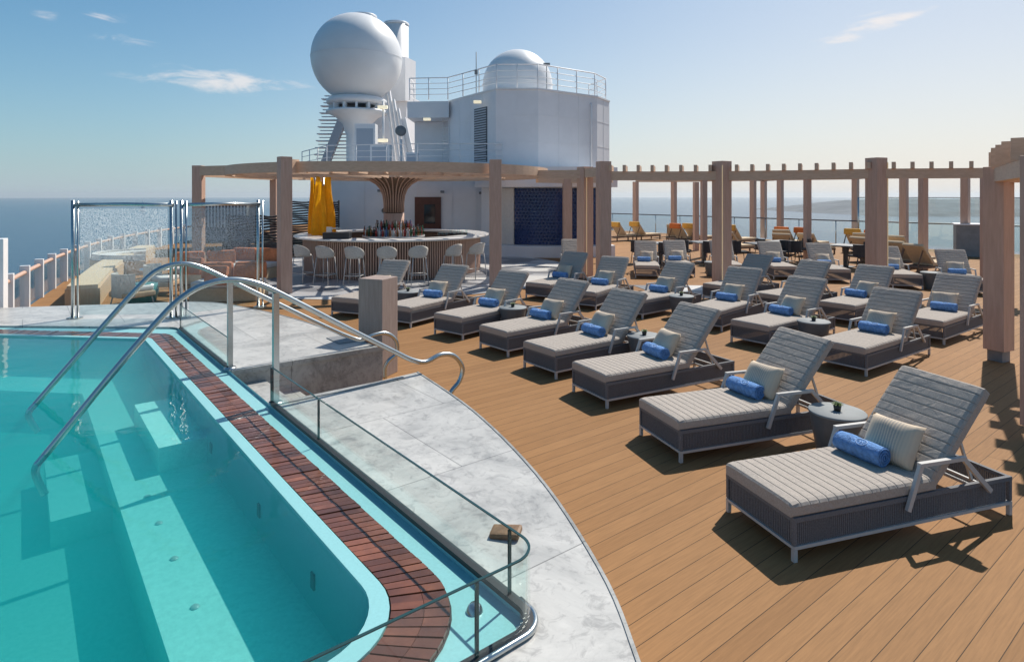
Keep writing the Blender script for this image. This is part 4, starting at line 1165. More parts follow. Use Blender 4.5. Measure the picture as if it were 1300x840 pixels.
# main lower wall
lw = [(-9.2, 30.0), (-8.1, 26.9), (-4.0, 26.0), (-.35, 26.0), (-.35, 34), (-9.2, 34)]
MB().prism(lw, 0, 3.45).build("lower_wall", M['white_wall'], dh, True)
cc = (1.75, 28.4)
a0, a1 = R(232), R(322)
MB().prism(arcpts(cc, 4.25, R(225), R(301), 40) + [(4.15, 34), (-.3, 34)], 0, 3.45).build("round_wall", M['white_wall'], dh, True)
MB().lathe([(4.4, 0), (4.62, 0), (4.62, .43), (4.4, .45), (4.24, .45)], (cc[0], cc[1], 0), 48, R(228), R(300), smooth=False).build("plinth_bench", M['white_wall'], dh, True)
MB().lathe([(4.24, 2.72), (4.62, 2.72), (4.62, 3.5), (4.24, 3.5)], (cc[0], cc[1], 0), 48, R(225), R(301.5), smooth=False).build("cornice", M['white_wall'], dh, True)
# pale jamb
MB().lathe([(4.26, .46), (4.34, .46), (4.34, 2.7), (4.26, 2.7)], (cc[0], cc[1], 0), 6, R(240), R(247.2), smooth=False).build("tile_jamb", M['offwhite'], dh, True)
# navy relief tiles: hexagonal pyramids on the arc
b = MB(); ta0, ta1 = 247.5, 292; rows_ = 17; cols_ = 24
H0, H1 = .47, 2.68
b.lathe([(4.27, H0), (4.31, H0), (4.31, H1), (4.27, H1)], (cc[0], cc[1], 0), 40, R(ta0), R(ta1), smooth=False)
dh_ = (H1 - H0) / rows_
for r_ in range(rows_):
    for c_ in range(cols_):
        a = ta0 + (ta1 - ta0) * (c_ + (.5 if r_ % 2 else .08)) / cols_ + .4; da = (ta1 - ta0) / cols_ * .46
        z = H0 + dh_ * (r_ + .5)
        if a + da > ta1: continue
        def P_(aa, zz, rr): return (cc[0] + rr * math.cos(R(aa)), cc[1] + rr * math.sin(R(aa)), zz)
        k = rnd.uniform(.035, .075)
        vs = [P_(a - da, z, 4.312), P_(a, z + dh_ * .48, 4.312), P_(a + da, z, 4.312), P_(a, z - dh_ * .48, 4.312), P_(a + da * .1, z + dh_ * .12, 4.312 + k)]
        b._add(vs, [(0, 1, 4), (1, 2, 4), (2, 3, 4), (3, 0, 4)])
b.build("navy_tile_wall", M['navy'], dh, True)
# door
dr = MB().box((-3.52, 25.955, 1.17), (1.1, .06, 2.32)).build("door", M['door'], dh, True)
for nm_, c_, d_, m_ in (("window", (-3.44, 25.905 - 27 + 27, 1.62), (.46, .03, .80), 'dark_glass'), ("handle", (-3.92, 25.89, 1.1), (.03, .05, .2), 'steel')):
    o = MB().box(c_, d_, bev=.006).build(nm_, M[m_], dr); o.data.transform(Matrix.Translation((0, -27, 0)))
MB().ribbon([(-9.3, 27.1), (-8.2, 26.75), (-4.0, 25.85), (-.3, 25.85)], 3.28, 3.52, .25).build("roof_edge", M['white'], dh, True)
# tower
tw = [(-3.05, 29.8), (-.69, 26.0 + .3), (1.12, 26.3), (3.9, 28.4), (4.68, 29.8), (4.2, 33), (-3.0, 33)]
MB().prism(tw, 3.46, 6.88).build("tower_wall", M['white_wall'], dh, True)
MB().prism([(x_ * 1.008, 30 + (y_ - 30) * 1.015) for x_, y_ in tw], 6.881, 6.95).build("tower_coping", M['white'], dh, True)
MB().prism([(-5.0, 29.6), (-3.0, 29.4), (-3.0, 33), (-5.0, 33)], 6.1, 6.87).build("balcony", M['white_wall'], dh, True)
MB().prism([(-4.9, 31.2), (-3.0, 31.0), (-3.0, 33), (-4.9, 33)], 3.46, 6.09).build("recess_wall", M['white_wall'], dh, True)
# louvre on the shaded facet
d0 = Vector((-3.05, 29.8)); d1 = Vector((-.69, 26.3)); dd = (d1 - d0).normalized(); nn = Vector((dd.y, -dd.x)); nn = nn if nn.y < 0 else -nn
lc = d0 + dd * (d1 - d0).length * .71 + nn * .03
b = MB()
for k in range(22):
    b.box((lc.x, lc.y, 3.9 + k * .108), (1.0, .05, .05), rz=math.atan2(dd.y, dd.x))
lv = b.build("louvre", M['louvre'], dh, True)
MB().box((lc.x - nn.x * .02, lc.y - nn.y * .02, 5.05), (1.08, .03, 2.4), rz=math.atan2(dd.y, dd.x)).build("louvre_back", M['steel_d'], dh, True)
# flood lamps with arms
for (x_, y_, z_, l_) in ((lc.x - .1, lc.y - .4, 6.45, ""), (-4.0, 29.2, 5.98, "")):
    o = MB().box((x_, y_, z_), (.34, .2, .12), bev=.02).build("flood_lamp", M['lamp'], dh, True)
# weld seams, conduits, fittings
b = MB()
def facet(i): return Vector(tw[i]), Vector(tw[i + 1])
for i in (0, 1, 2, 3):
    p, q = facet(i); u_ = (q - p).normalized(); n_ = Vector((u_.y, -u_.x)); rz_ = math.atan2(u_.y, u_.x); L_ = (q - p).length; m_ = (p + q) / 2
    for z in (4.65, 5.8): b.box((m_.x + n_.x * .004, m_.y + n_.y * .004, z), (L_ - .05, .012, .018), rz=rz_)
    k_ = max(1, int(L_ / 1.3))
    for j in range(1, k_ + 1):
        w_ = p.lerp(q, j / (k_ + 1)); b.box((w_.x + n_.x * .004, w_.y + n_.y * .004, 5.17), (.018, .012, 3.36), rz=rz_)
b.build("weld_seam", M['white'], dh, True)
p, q = facet(2); u_ = (q - p).normalized(); n_ = Vector((u_.y, -u_.x)); w_ = p.lerp(q, .88) + n_ * .06
MB().tube([(w_.x, w_.y, 3.5), (w_.x, w_.y, 6.5), (w_.x - n_.x * .1, w_.y - n_.y * .1, 6.6)], .035, 8).build("conduit", M['white'], dh, True)
p, q = facet(0); w_ = p.lerp(q, .25) + Vector((-.8, -.6)).normalized() * .05
b = MB()
for k_ in range(9): b.tube([(-3.35, 30.2, 3.7 + k_ * .33), (-3.05, 29.75, 3.7 + k_ * .33)], .018, 6)
b.tube([(-3.37, 30.2, 3.5), (-3.37, 30.2, 6.9)], .022, 6); b.tube([(-3.05, 29.72, 3.5), (-3.05, 29.72, 6.9)], .022, 6)
b.build("ladder", M['white'], dh, True)
for k_, (x_, y_, z_) in enumerate(((-2.9, 25.80, 2.55), (-5.6, 26.2, 2.6), (-1.3, 25.82, 2.5))):
    MB().box((x_, y_, z_), (.14, .26, .10), bev=.02).build("wall_camera", M['grey_panel'], dh, True)
MB().lathe([(.001, 0), (.09, 0), (.12, .03), (.12, .06)], n=20, mtx=Matrix.Translation((-5.4, 26.28, 1.75)) @ Matrix.Rotation(PI / 2, 4, 'X')).build("round_vent", M['grey_panel'], dh, True)
for x_ in (-6.3, -4.9, -2.5, -1.5):
    y_ = 26.0 if x_ > -4 else 26.0 + (-4 - x_) * .2195
    MB().box((x_, y_ - .012, 1.7), (.02, .02, 3.1)).build("wall_seam", M['white'], dh, True)
# equipment on the deckhouse roof behind the railing
t = thing("roof_fan", "round grey ventilation fan under the tower balcony", "fan", (-5.3, 30.4, 3.46))
MB().lathe([(.001, 0), (.2, 0), (.25, .08), (.25, .3), (.001, .3)], n=28, mtx=Matrix.Translation((-5.35, 30.0, 5.5)) @ Matrix.Rotation(PI / 2, 4, 'X')).build("housing", M['grey_panel'], t, True)
MB().tube([(-5.35, 29.9, 3.46), (-5.35, 29.9, 5.1)], .06, 8).build("stand", M['white'], t, True)
for k_, (x_, y_, w_, h_, l_) in enumerate(((-6.1, 28.9, .9, 1.3, "white equipment cabinet behind the roof rail, left"), (-4.6, 28.6, .5, .9, "small white equipment cabinet behind the roof rail"), (-7.1, 30.2, 1.0, 2.4, "tall white locker beside the radome pedestal"))):
    t = thing("equipment_cabinet", l_, "cabinet", (x_, y_, 3.46))
    MB().box((0, 0, h_ / 2), (w_, .6, h_), bev=.02).build("body", M['white'], t); MB().box((0, -.31, h_ / 2), (w_ * .8, .015, h_ * .8)).build("door", M['louvre'], t)
t = thing("floodlight_mast", "slim mast with twin floodlights left of the tower balcony", "mast", (-6.9, 32.2, 3.46))
MB().tube([(-6.6, 31.8, 3.46), (-6.6, 31.8, 7.2)], .05, 8).build("pole", M['white'], t, True)
for z_ in (5.2, 6.9): MB().box((-6.6, 31.65, z_), (.5, .2, .16), bev=.03).build("floodlight", M['lamp'], t, True)
b = MB()
for k_ in range(5): b.bar((-6.2 + k_ * .25, 33.4, 3.46), (-6.9 + k_ * .25, 33.6, 8.6 - k_ * .5), .09, .3)
tag(b.build("stay_fins", M['white']), "row of slanting white fins rising behind the radome pedestal", "fins")
# funnel casings and mast behind the radome
ms = thing("funnel_casing", "white funnel casing with louvred tiers behind the golf-ball radome", "funnel", (-8, 38, 3.4))
b = MB(); b.prism([(-9.3, 37.5), (-6.3, 37.0), (-5.6, 41), (-9.3, 41)], 3.4, 8.4); b.build("casing", M['white_wall'], ms, True)
MB().prism([(-7.3, 36.9), (-6.3, 36.6), (-5.9, 38), (-7.0, 38)], 8.0, 10.6).build("vent_block", M['white'], ms, True)
b = MB()
for k in range(12):
    z = 3.6 + k * .42
    b.box((-10.6 + k * .03, 37.6, z), (3.0 - k * .05, .5, .06)).box((-10.6 + k * .03, 37.6, z + .21), (2.7 - k * .05, .3, .04))
b.build("louvre_tier", M['white'], ms, True)
b = MB(); b.bar((-11.6, 37.3, 3.4), (-9.7, 37.3, 8.2), .35, .5); b.bar((-9.0, 35.9, 3.4), (-7.6, 36.2, 7.2), .5, .5); b.build("brace", M['louvre'], ms, True)
for (x_, y_, r_, zt, l_) in ((-7.75, 41.5, .82, 13.9, "tall plain white exhaust stack just right of the golf-ball radome"), (-10.2, 42.5, .9, 14.7, "white exhaust stack mostly hidden behind the radome ball")):
    t = thing("exhaust_stack", l_, "exhaust stack", (x_, y_, 3.4))
    MB().lathe([(r_, 3.4), (r_, zt), (r_ * .85, zt), (r_ * .85, zt - .8), (.01, zt - .8)], (x_, y_, 0), 40).build("pipe", M['white'], t, True)
    MB().lathe([(r_ + .03, zt - .15), (r_ + .03, zt - .02), (r_ + .0, zt + .02)], (x_, y_, 0), 40).build("collar", M['white'], t, True)
# golf-ball radome
rx, ry = -8.3, 33.2
t = thing("radome", "large white golf-ball radome on a flared pedestal", "radome", (rx, ry, 3.4))
zc, rr = 9.72, 2.38
pf_ = [(rr * math.cos(a), zc + rr * math.sin(a)) for a in [R(-68 + 158 * k / 24) for k in range(25)]]
MB().lathe([(max(r_, .001), z_) for r_, z_ in pf_], (rx, ry, 0), 64).build("ball", M['radome'], t, True)
MB().lathe([(rr + .012, zc - .03), (rr + .02, zc), (rr + .012, zc + .03)], (rx, ry, 0), 64).build("seam", M['white'], t, True)
MB().lathe([(1.0, 7.2), (1.55, 7.25), (1.6, 7.45), (1.4, 7.6), (.9, 7.62)], (rx, ry, 0), 48).build("collar", M['white'], t, True)
MB().lathe([(.55, 3.4), (.56, 5.6), (.75, 6.2), (1.15, 6.6), (1.6, 6.78), (1.6, 6.9), (.6, 6.92)], (rx, ry, 0), 48).build("pedestal", M['white'], t, True)
for k in range(14):
    a = 2 * PI * k / 14
    MB().box((rx + 1.35 * math.cos(a), ry + 1.35 * math.sin(a), 7.07), (.25, .12, .32), rz=a).build("bracket", M['white'], t, True)
# dome on the tower
t = thing("radome", "squat white dome standing on the tower roof", "radome", (.27, 30, 6.95))
MB().lathe([(1.70, 6.95), (1.70, 7.75)] + [(max(.001, 1.70 * math.cos(R(90 * k / 12))), 7.75 + 1.72 * math.sin(R(90 * k / 12))) for k in range(1, 13)], (.27, 30.2, 0), 56).build("dome_shell", M['radome'], t, True)
MB().lathe([(1.72, 7.72), (1.735, 7.75), (1.72, 7.78)], (.27, 30.2, 0), 56).build("seam", M['white'], t, True)

def railing(name, label, pts, z0, h, n_bars, m='white', r=.02, every=1.2, top_r=None):
    t = thing(name, label, "railing", (pts[0][0], pts[0][1], z0))
    for k in range(n_bars):
        z = z0 + h * (k + 1) / n_bars
        MB().tube([(p[0], p[1], z) for p in pts], (top_r or r) if k == n_bars - 1 else r * .6, 6).build("top_rail" if k == n_bars - 1 else "mid_rail", M[m], t, True)
    P = [Vector(p) for p in pts]
    for a, b_ in zip(P, P[1:]):
        L = (b_ - a).length; n_ = max(1, round(L / every))
        for i in range(n_):
            q = a.lerp(b_, i / n_); MB().tube([(q.x, q.y, z0), (q.x, q.y, z0 + h)], r, 6).build("stanchion", M[m], t, True)
    q = P[-1]; MB().tube([(q.x, q.y, z0), (q.x, q.y, z0 + h)], r, 6).build("stanchion", M[m], t, True)
    return t
railing("railing", "four-bar white railing round the top of the tower and its balcony", [(-4.9, 31), (-4.9, 29.7), (-3.05, 29.5), (-.66, 26.5), (1.1, 26.5), (3.8, 28.5), (4.5, 29.8), (3.9, 31.5)], 6.95, 1.05, 4, r=.028, every=1.1)
railing("railing", "thin white railing on the roof edge above the bar canopy", [(-10.5, 31), (-8.1, 27.1), (-4, 26.2), (-.4, 26.2)], 3.53, 1.05, 4, r=.022, every=1.5)
# ladder-like mast and antennas
t = thing("antenna", "thin whip antenna on the tower railing", "antenna", (-1.6, 27.7, 6.95))
MB().tube([(-1.6, 27.7, 6.95), (-1.6, 27.7, 8.8)], .02, 6).build("whip", M['grey_panel'], t, True); MB().box((-1.6, 27.7, 7.9), (.14, .14, .2)).build("antenna_box", M['grey_panel'], t, True)
t = thing("antenna", "short antenna cluster at the right foot of the tower dome", "antenna", (1.6, 28.6, 6.95))
MB().tube([(1.6, 28.6, 6.95), (1.6, 28.6, 8.5)], .02, 6).build("mast", M['grey_panel'], t, True); MB().box((1.6, 28.6, 8.45), (.3, .1, .1)).build("antenna_head", M['grey_panel'], t, True)

# ------------------------------------------------------------------ yellow folded parasols beside the bar
def folded_parasol(x, y, label, h=3.0, r=.32):
    t = thing("folded_parasol", label, "parasol", (x, y, 0))
    MB().tube([(0, 0, 0), (0, 0, h)], .03, 10).build("pole", M['steel'], t)
    b = MB(); n = 32; rings = []
    for z, k in ((.75, .80), (.95, .95), (1.3, 1.0), (1.8, .95), (2.2, .80), (2.55, .66), (2.85, .62), (3.0, .60)):
        row = []
        for i in range(n):
            a = 2 * PI * i / n
            rr = r * k * (1 + .30 * math.cos(6 * a + .6 * z))
            row.append(b.bm.verts.new((rr * math.cos(a), rr * math.sin(a), z * h / 3.06 + (.22 * math.cos(3 * a + 1) if z > 2.9 else (.06 * math.cos(3 * a + 1) if z > 2.7 else 0)))))
        rings.append(row)
    for p, q in zip(rings, rings[1:]):
        for i in range(n):
            f = b.bm.faces.new((p[i], p[(i + 1) % n], q[(i + 1) % n], q[i])); f.smooth = True
    b.build("canopy", M['yellow'], t)
    return t
folded_parasol(-6.35, 20.0, "left of the two folded yellow parasols behind the bar", 3.0, .20)
folded_parasol(-5.9, 19.4, "wider right of the two folded yellow parasols behind the bar", 2.95, .33)

# ------------------------------------------------------------------ glass wind screens behind the pool
def wind_screen(label, a, c, z0, z1, posts=(1, 1)):
    t = thing("glass_screen", label, "glass screen", (a[0], a[1], z0))
    A, B_ = Vector(a), Vector(c)
    for k, p in enumerate((A, B_)):
        if not posts[k]: continue
        b = MB()
        b.tube([(p.x - .03, p.y, z0), (p.x - .03, p.y, z1 + .04)], .026, 10); b.tube([(p.x + .045, p.y, z0), (p.x + .045, p.y, z1 + .03)], .016, 8)
        b.box((p.x, p.y, z0 + .012), (.18, .12, .02))
        b.build("post", M['steel'], t, True)
    MB().tube([(A.x, A.y, z1 - .03), ((A.x + B_.x) / 2, (A.y + B_.y) / 2, z1 - .02), (B_.x, B_.y, z1 - .03)], .03, 10).build("top_rail", M['steel'], t, True)
    u = (B_ - A).normalized()
    MB().ribbon([A + u * .08, B_ - u * .08], z0 + .06, z1 - .08, .014).build("glass_pane", M['screen_glass'], t, True)
    return t
wind_screen("left etched glass wind screen in steel frame on the marble behind the pool", (-6.70, 9.5), (-5.22, 9.55), .5, 2.27)
wind_screen("right etched glass wind screen in steel frame, before the orange sofa", (-5.08, 9.58), (-4.25, 10.45), .5, 2.27)

# ------------------------------------------------------------------ left guard rail with white posts
RAIL = [(-7.0, 7.6), (-8.9, 10.57), (-12.6, 17.5), (-15.1, 23.6), (-16.6, 29.6), (-17.3, 35.0)]
RP = cr_spline(RAIL, 8)
t = thing("guard_rail", "glass-panelled guard rail with wooden handrail and white posts along the left side", "guard rail", (-8.9, 10.57, 0))
MB().tube([(p.x, p.y, .76) for p in RP], .045, 10).build("handrail", M['post'], t, True)
MB().ribbon(RP, -.2, .70, .012).build("glass_panel", M['glass'], t, True)
acc = 0; last = RP[0]; nxt = .3
for p, q in zip(RP, RP[1:]):
    L = (q - p).length
    while acc + L >= nxt:
        w = p.lerp(q, (nxt - acc) / L); rz_ = math.atan2((q - p).y, (q - p).x)
        MB().box((w.x, w.y, .15), (.12, .17, 1.5), rz=rz_, bev=.008).build("post", M['white'], t, True)
        nxt += 1.55
    acc += L
p = G(12, 305, .95)
t = thing("lamp_post", "broad white post rising above the rail at the left edge", "post", (-8.75, 10.75, 0))
MB().box((-8.78, 10.6, .60), (.20, .26, 2.1), rz=R(25), bev=.01).build("shaft", M['white'], t, True)
MB().box((-8.73, 10.455, 1.30), (.04, .03, .16), rz=R(25)).build("slot", M['black'], t, True)
# lower terrace outside the rail
b = MB(); b.prism([(-9.9, 4), (-9.9, 9), (-13.6, 17.5), (-16.2, 23.6), (-17.8, 29.6), (-18.4, 36), (-22.5, 36), (-20.5, 22), (-17.5, 14), (-15.5, 4)], -2.75, -2.5)
struct(b.build("lower_deck", M['deck']))

# ------------------------------------------------------------------ right guard rail and tall glass screens
RG = cr_spline([(2.5, 49.5), (7.1, 43), (12.0, 36.6), (16.1, 31.2), (19.1, 27.3), (26, 18.3), (34, 8)], 3)
t = thing("guard_rail", "long dark-topped glass guard rail along the far side of the deck", "guard rail", (19.1, 27.3, 0))
MB().tube([(p.x, p.y, 1.15) for p in RG], .032, 8).build("handrail", M['steel_d'], t, True)
MB().ribbon(RG, .05, 1.1, .014).build("glass_panel", M['glass'], t, True)
acc = 0; nxt = .2
for p, q in zip(RG, RG[1:]):
    L = (q - p).length
    while acc + L >= nxt:
        w = p.lerp(q, (nxt - acc) / L); MB().tube([(w.x, w.y, 0), (w.x, w.y, 1.13)], .025, 6).build("stanchion", M['steel'], t, True); nxt += 1.9
    acc += L
a_, b2 = Vector((16.9, 30.2)), Vector((27, 17.0)); n_ = 6
for i in range(n_):
    p, q = a_.lerp(b2, i / n_), a_.lerp(b2, (i + 1) / n_)
    t = thing("glass_screen", ["leftmost tall clear glass windscreen panel at the far right rail", "second tall clear windscreen panel from the left, before the headland", "third tall clear windscreen panel from the left at the right rail", "fourth tall clear windscreen panel from the left at the right rail", "fifth tall clear windscreen panel, right of the closest post", "rightmost tall clear windscreen panel at the photo edge"][i], "glass screen", (p.x, p.y, 0))
    u = (q - p).normalized(); nrm = Vector((-u.y, u.x)) * -.06
    p2, q2 = p + nrm, q + nrm
    MB().ribbon([p2 + u * .05, q2 - u * .05], .12, 2.28, .014).build("glass_pane", M['glass_green'], t, True)
    MB().tube([(p2.x, p2.y, 2.3), (q2.x, q2.y, 2.3)], .02, 6).build("top_rail", M['steel'], t, True)
    MB().tube([(p2.x, p2.y, 0), (p2.x, p2.y, 2.3)], .035, 8).build("post", M['steel'], t, True)
t = thing("service_cabinet", "grey service cabinet by the rail, left of the closest post", "cabinet", (19.0, 25.0, 0))
MB().box((18.4, 24.4, .62), (1.6, 1.0, 1.24), rz=R(-30), bev=.02).build("body", M['grey_panel'], t, True); MB().box((18.4, 24.4, 1.26), (1.7, 1.1, .05), rz=R(-30)).build("lid", M['white'], t, True)

# ------------------------------------------------------------------ far loungers with amber and orange towels by the rail
def rail_lounger():
    t = thing("deck_lounger", "x", "sun lounger")
    b = MB(); b.box((.95, .35, .22), (1.9, .7, .05)); 
    for x in (.05, 1.85):
        for y in (.04, .66): b.box((x, y, .11), (.05, .05, .2))
    b.build("frame", M['brown_wicker'], t)
    MB().box((.62, .35, .30), (1.24, .68, .11), bev=.03).build("seat_cushion", M['tan'], t)
    T = Matrix.Translation((1.22, .35, .28)) @ Matrix.Rotation(-R(50), 4, 'Y')
    MB().box((.37, 0, .05), (.78, .68, .10), T, bev=.03).build("back_cushion", M['tan'], t)
    MB().bar(T @ Vector((.6, -.3, -.02)), (1.85, .05, .24), .03).build("back_prop", M['brown_wicker'], t)
    MB().bar(T @ Vector((.6, .3, -.02)), (1.85, .65, .24), .03).build("back_prop", M['brown_wicker'], t)
    return t
rl0 = rail_lounger()
def drape(mm, x, y, rz, label):
    o = MB().box((0, 0, 0), (.16, .66, .26), bev=.05).build("beach_towel", M[mm]); o.location = (x + 1.70 * math.cos(rz), y + 1.70 * math.sin(rz), .88); o.location.x += -.35 * math.sin(rz); o.location.y += .35 * math.cos(rz)
    o.rotation_euler = (0, 0, rz); tag(o, label, "towel", "towels draped over the rail-side loungers")
fl = [(793, 33), (817, 33.5), (842, 33), (869, 31.5), (885, 31.5), (937, 30), (972, 28), (1003, 28), (1028, 27.5), (1070, 25.5), (1092, 26.5), (1118, 25.5), (1145, 23.5)]
first = True
for i, (u, Y) in enumerate(fl):
    x = (u - 650) / F_PX * Y; rz = R(215) if i not in (2, 6, 9) else R(248)
    lab = f"{ORD[i] if i < 12 else 'thirteenth'} from the left of the tan loungers lined up by the far rail"
    if first: o = rl0; o.location = (x + .6, Y + .8, 0); o.rotation_euler = (0, 0, rz); tag(o, lab, "sun lounger", "tan loungers by the far rail"); first = False
    else: o = dup(rl0, (x + .6, Y + .8, 0), rz, lab, "tan loungers by the far rail")
    if i not in (2, 6, 9, 12):
        mm = 'orange' if i in (3, 7, 8, 11) else 'amber'
        drape(mm, x + .6, Y + .8, rz, f"{mm} towel hung over the top of the {ORD[i]} tan lounger by the far rail")
for i, (u, Y, rz, l_) in enumerate(((1118, 22.5, 200, "tan lounger just right of the pale-strip post, behind the dining tables"), (1160, 20.6, 205, "tan lounger behind the tall side table in the shade"), (1085, 23.5, 250, "tan lounger with raised back left of the pale-strip post"), (1192, 19.2, 200, "tan lounger left of the closest post, nearest of the tan ones"), (985, 25.2, 235, "tan lounger in front of the far row, above the fourth shaded lounger"), (945, 26.0, 205, "tan lounger in front of the far row, right of the golden-strip post"), (1035, 25.0, 215, "tan lounger in front of the far row, right of the dark slim post"))):
    dup(rl0, ((u - 650) / F_PX * Y + .5, Y + .7, 0), R(rz), l_, "tan loungers by the far rail")
# dark dining sets between the pergola rows
def dark_chair():
    t = thing("wicker_chair", "x", "chair")
    MB().box((0, 0, .44), (.5, .48, .06), bev=.02).build("seat", M['dark_wicker'], t)
    b = MB(); n = 14
    lo, hi = [], []
    for i in range(n + 1):
        a = R(190) + R(160) * i / n
        lo.append((.27 * math.cos(a), .26 * math.sin(a))); 
    b.ribbon(lo, .42, .82, .02); b.build("backrest", M['dark_wicker'], t)
    for sx in (-1, 1):
        for sy in (-1, 1): MB().tube([(sx * .2, sy * .18, .42), (sx * .24, sy * .22, 0)], .013, 6).build("leg", M['steel_d'], t)
    return t
def dark_table():
    t = thing("dining_table", "x", "table")
    MB().box((0, 0, .72), (.9, .9, .04), bev=.008).build("tabletop", M['grey_panel'], t)
    MB().box((0, 0, .36), (.12, .12, .67)).build("stem", M['steel_d'], t); MB().box((0, 0, .012), (.5, .5, .022)).build("base", M['steel_d'], t)
    return t
dc0, dt0 = dark_chair(), dark_table(); n_c = 0
sets = [(5.2, 21.8), (6.9, 22.3), (8.7, 21.6), (9.9, 22.6), (11.2, 20.8)]
for i, (x, y) in enumerate(sets):
    lab = f"{ORD[i]} from the left of the grey-topped dining tables behind the shaded loungers"
    if i == 0: dt0.location = (x, y, 0); tag(dt0, lab, "table", "dining tables behind the shaded loungers")
    else: dup(dt0, (x, y, 0), R(10 * i), lab, "dining tables behind the shaded loungers")
    for j, (dx, dy, rz) in enumerate(((-.75, 0, -PI / 2), (.75, .05, PI / 2), (0, -.8, 0))):
        lab = ["left", "right", "near"][j] + f"-side dark wicker chair at the {ORD[i]} dining table from the left"
        if n_c == 0: dc0.location = (x + dx, y + dy, 0); dc0.rotation_euler = (0, 0, rz); tag(dc0, lab, "chair", "dark wicker dining chairs")
        else: dup(dc0, (x + dx, y + dy, 0), rz + .2 * math.sin(n_c), lab, "dark wicker dining chairs")
        n_c += 1

# ------------------------------------------------------------------ lounge beyond the pool (left): sofas, daybeds, tables
def sofa(name, label, x, y, rz, w, cush, base='tan', group=None):
    t = thing(name, label, "sofa", (x, y, 0), rz, group)
    MB().box((0, 0, .16), (w, .85, .30), bev=.02).build("base", M[base], t)
    MB().box((0, -.03, .385), (w - .06, .78, .14), bev=.04).build("seat_cushion", M['offwhite'], t)
    k = max(2, int(w / .62))
    for i in range(k):
        xx = -w / 2 + w * (i + .5) / k
        MB().box((xx, .33, .62), (w / k - .05, .20, .42), bev=.07).build("back_cushion", M[cush], t)
    return t
def at(u, Y): return (u - 650) / F_PX * Y
t = sofa("sofa", "sofa with coral cushions right of the slim glass-screen post", at(292, 14.3), 14.3, R(8), 1.5, 'coral')
t = sofa("sofa", "second coral-cushioned sofa behind, beside the leftmost post", at(262, 17.2), 17.2, R(30), 1.6, 'coral')
t = sofa("sofa", "third coral-cushioned sofa by the dark woven screen", at(318, 18.2), 18.2, R(-15), 1.7, 'coral')
for i, (u, Y, l_) in enumerate(((246, 15.2, "loose coral cushion leaning at the left of the sofas"), (275, 13.4, "loose coral cushion lying on the front sofa"), (312, 13.6, "loose coral cushion at the right end of the front sofa"))):
    o = MB().box((0, 0, 0), (.48, .16, .42), bev=.06).build("cushion", M['coral']); o.location = (at(u, Y), Y, .66); o.rotation_euler = (R(-14), 0, R(12 * i - 10)); tag(o, l_, "cushion", "loose coral cushions")
RP_ = cr_spline([(-8.9, 10.57), (-12.6, 17.5), (-15.1, 23.6), (-16.6, 29.6), (-17.3, 35.0)], 8)
# curved banquettes seen through the left screen
def banquette(label, c, r, a0, a1):
    t = thing("curved_banquette", label, "banquette", (c[0], c[1], 0))
    MB().lathe([(r, 0), (r, .42), (r + .7, .42), (r + .7, 0)], (c[0], c[1], 0), 20, a0, a1, smooth=False).build("base", M['sand_wood'], t, True)
    MB().lathe([(r + .02, .425), (r + .02, .54), (r + .5, .54), (r + .5, .425)], (c[0], c[1], 0), 20, a0, a1, smooth=False).build("seat_cushion", M['offwhite'], t, True)
    MB().lathe([(r + .55, .43), (r + .54, .60), (r + .64, .60), (r + .68, .43)], (c[0], c[1], 0), 20, a0, a1, smooth=False).build("backrest", M['offwhite'], t, True)
    return t
BPn = []
for p, q in zip(RP_, RP_[1:]):
    u_ = (q - p).normalized(); n_ = Vector((u_.y, -u_.x))
    if 12.0 < p.y < 24: BPn.append(p + n_ * 1.05)
t = thing("built_in_bench", "long pale-topped wooden bench curving along inside the left rail", "bench", (BPn[0].x, BPn[0].y, 0))
MB().ribbon(BPn, 0, .40, .62).build("base", M['sand_wood'], t, True)
MB().ribbon(BPn, .402, .48, .55).build("seat_cushion", M['tan'], t, True)
for k_, (u_, y_, l_) in enumerate(((168, 13.6, "low grey lounge chair left of the teal table"), (205, 15.2, "low grey lounge chair behind the teal table"))):
    t = thing("lounge_chair", l_, "armchair", ((u_ - 650) / F_PX * y_, y_, 0), R(150 - 50 * k_), "low grey lounge chairs")
    MB().box((0, 0, .24), (.66, .66, .12), bev=.03).build("seat", M['sand_wood'], t)
    MB().box((0, -.02, .36), (.6, .58, .11), bev=.04).build("seat_cushion", M['offwhite'], t)
    MB().ribbon(arcpts((0, 0), .37, R(20), R(160), 10), .2, .70, .04).build("backrest", M['rope_l'], t)
    for sx in (-1, 1):
        for sy in (-1, 1): MB().tube([(sx * .27, sy * .27, .18), (sx * .3, sy * .3, 0)], .016, 6).build("leg", M['frame'], t)
banquette("curved banquette with pale cushions beside the left rail", (at(196, 20.5), 20.0), .8, R(120), R(300))
t = thing("round_table", "low round white table between the curved banquettes", "table", (at(200, 16.5), 16.5, 0))
MB().lathe([(.001, .42), (.42, .42), (.42, .46), (.001, .46)], n=32).build("tabletop", M['white'], t); MB().lathe([(.3, 0), (.12, .05), (.1, .41)], n=20).build("stem", M['white'], t)
t = thing("round_table", "low round teal table inside the nearer curved banquette", "table", (at(180, 13.9), 13.9, 0))
M['teal'] = mat("teal_glaze", (.05, .2, .2), rough=.2)
MB().lathe([(.001, 0), (.28, .01), (.34, .2), (.32, .42), (.001, .43)], n=32).build("drum", M['teal'], t)
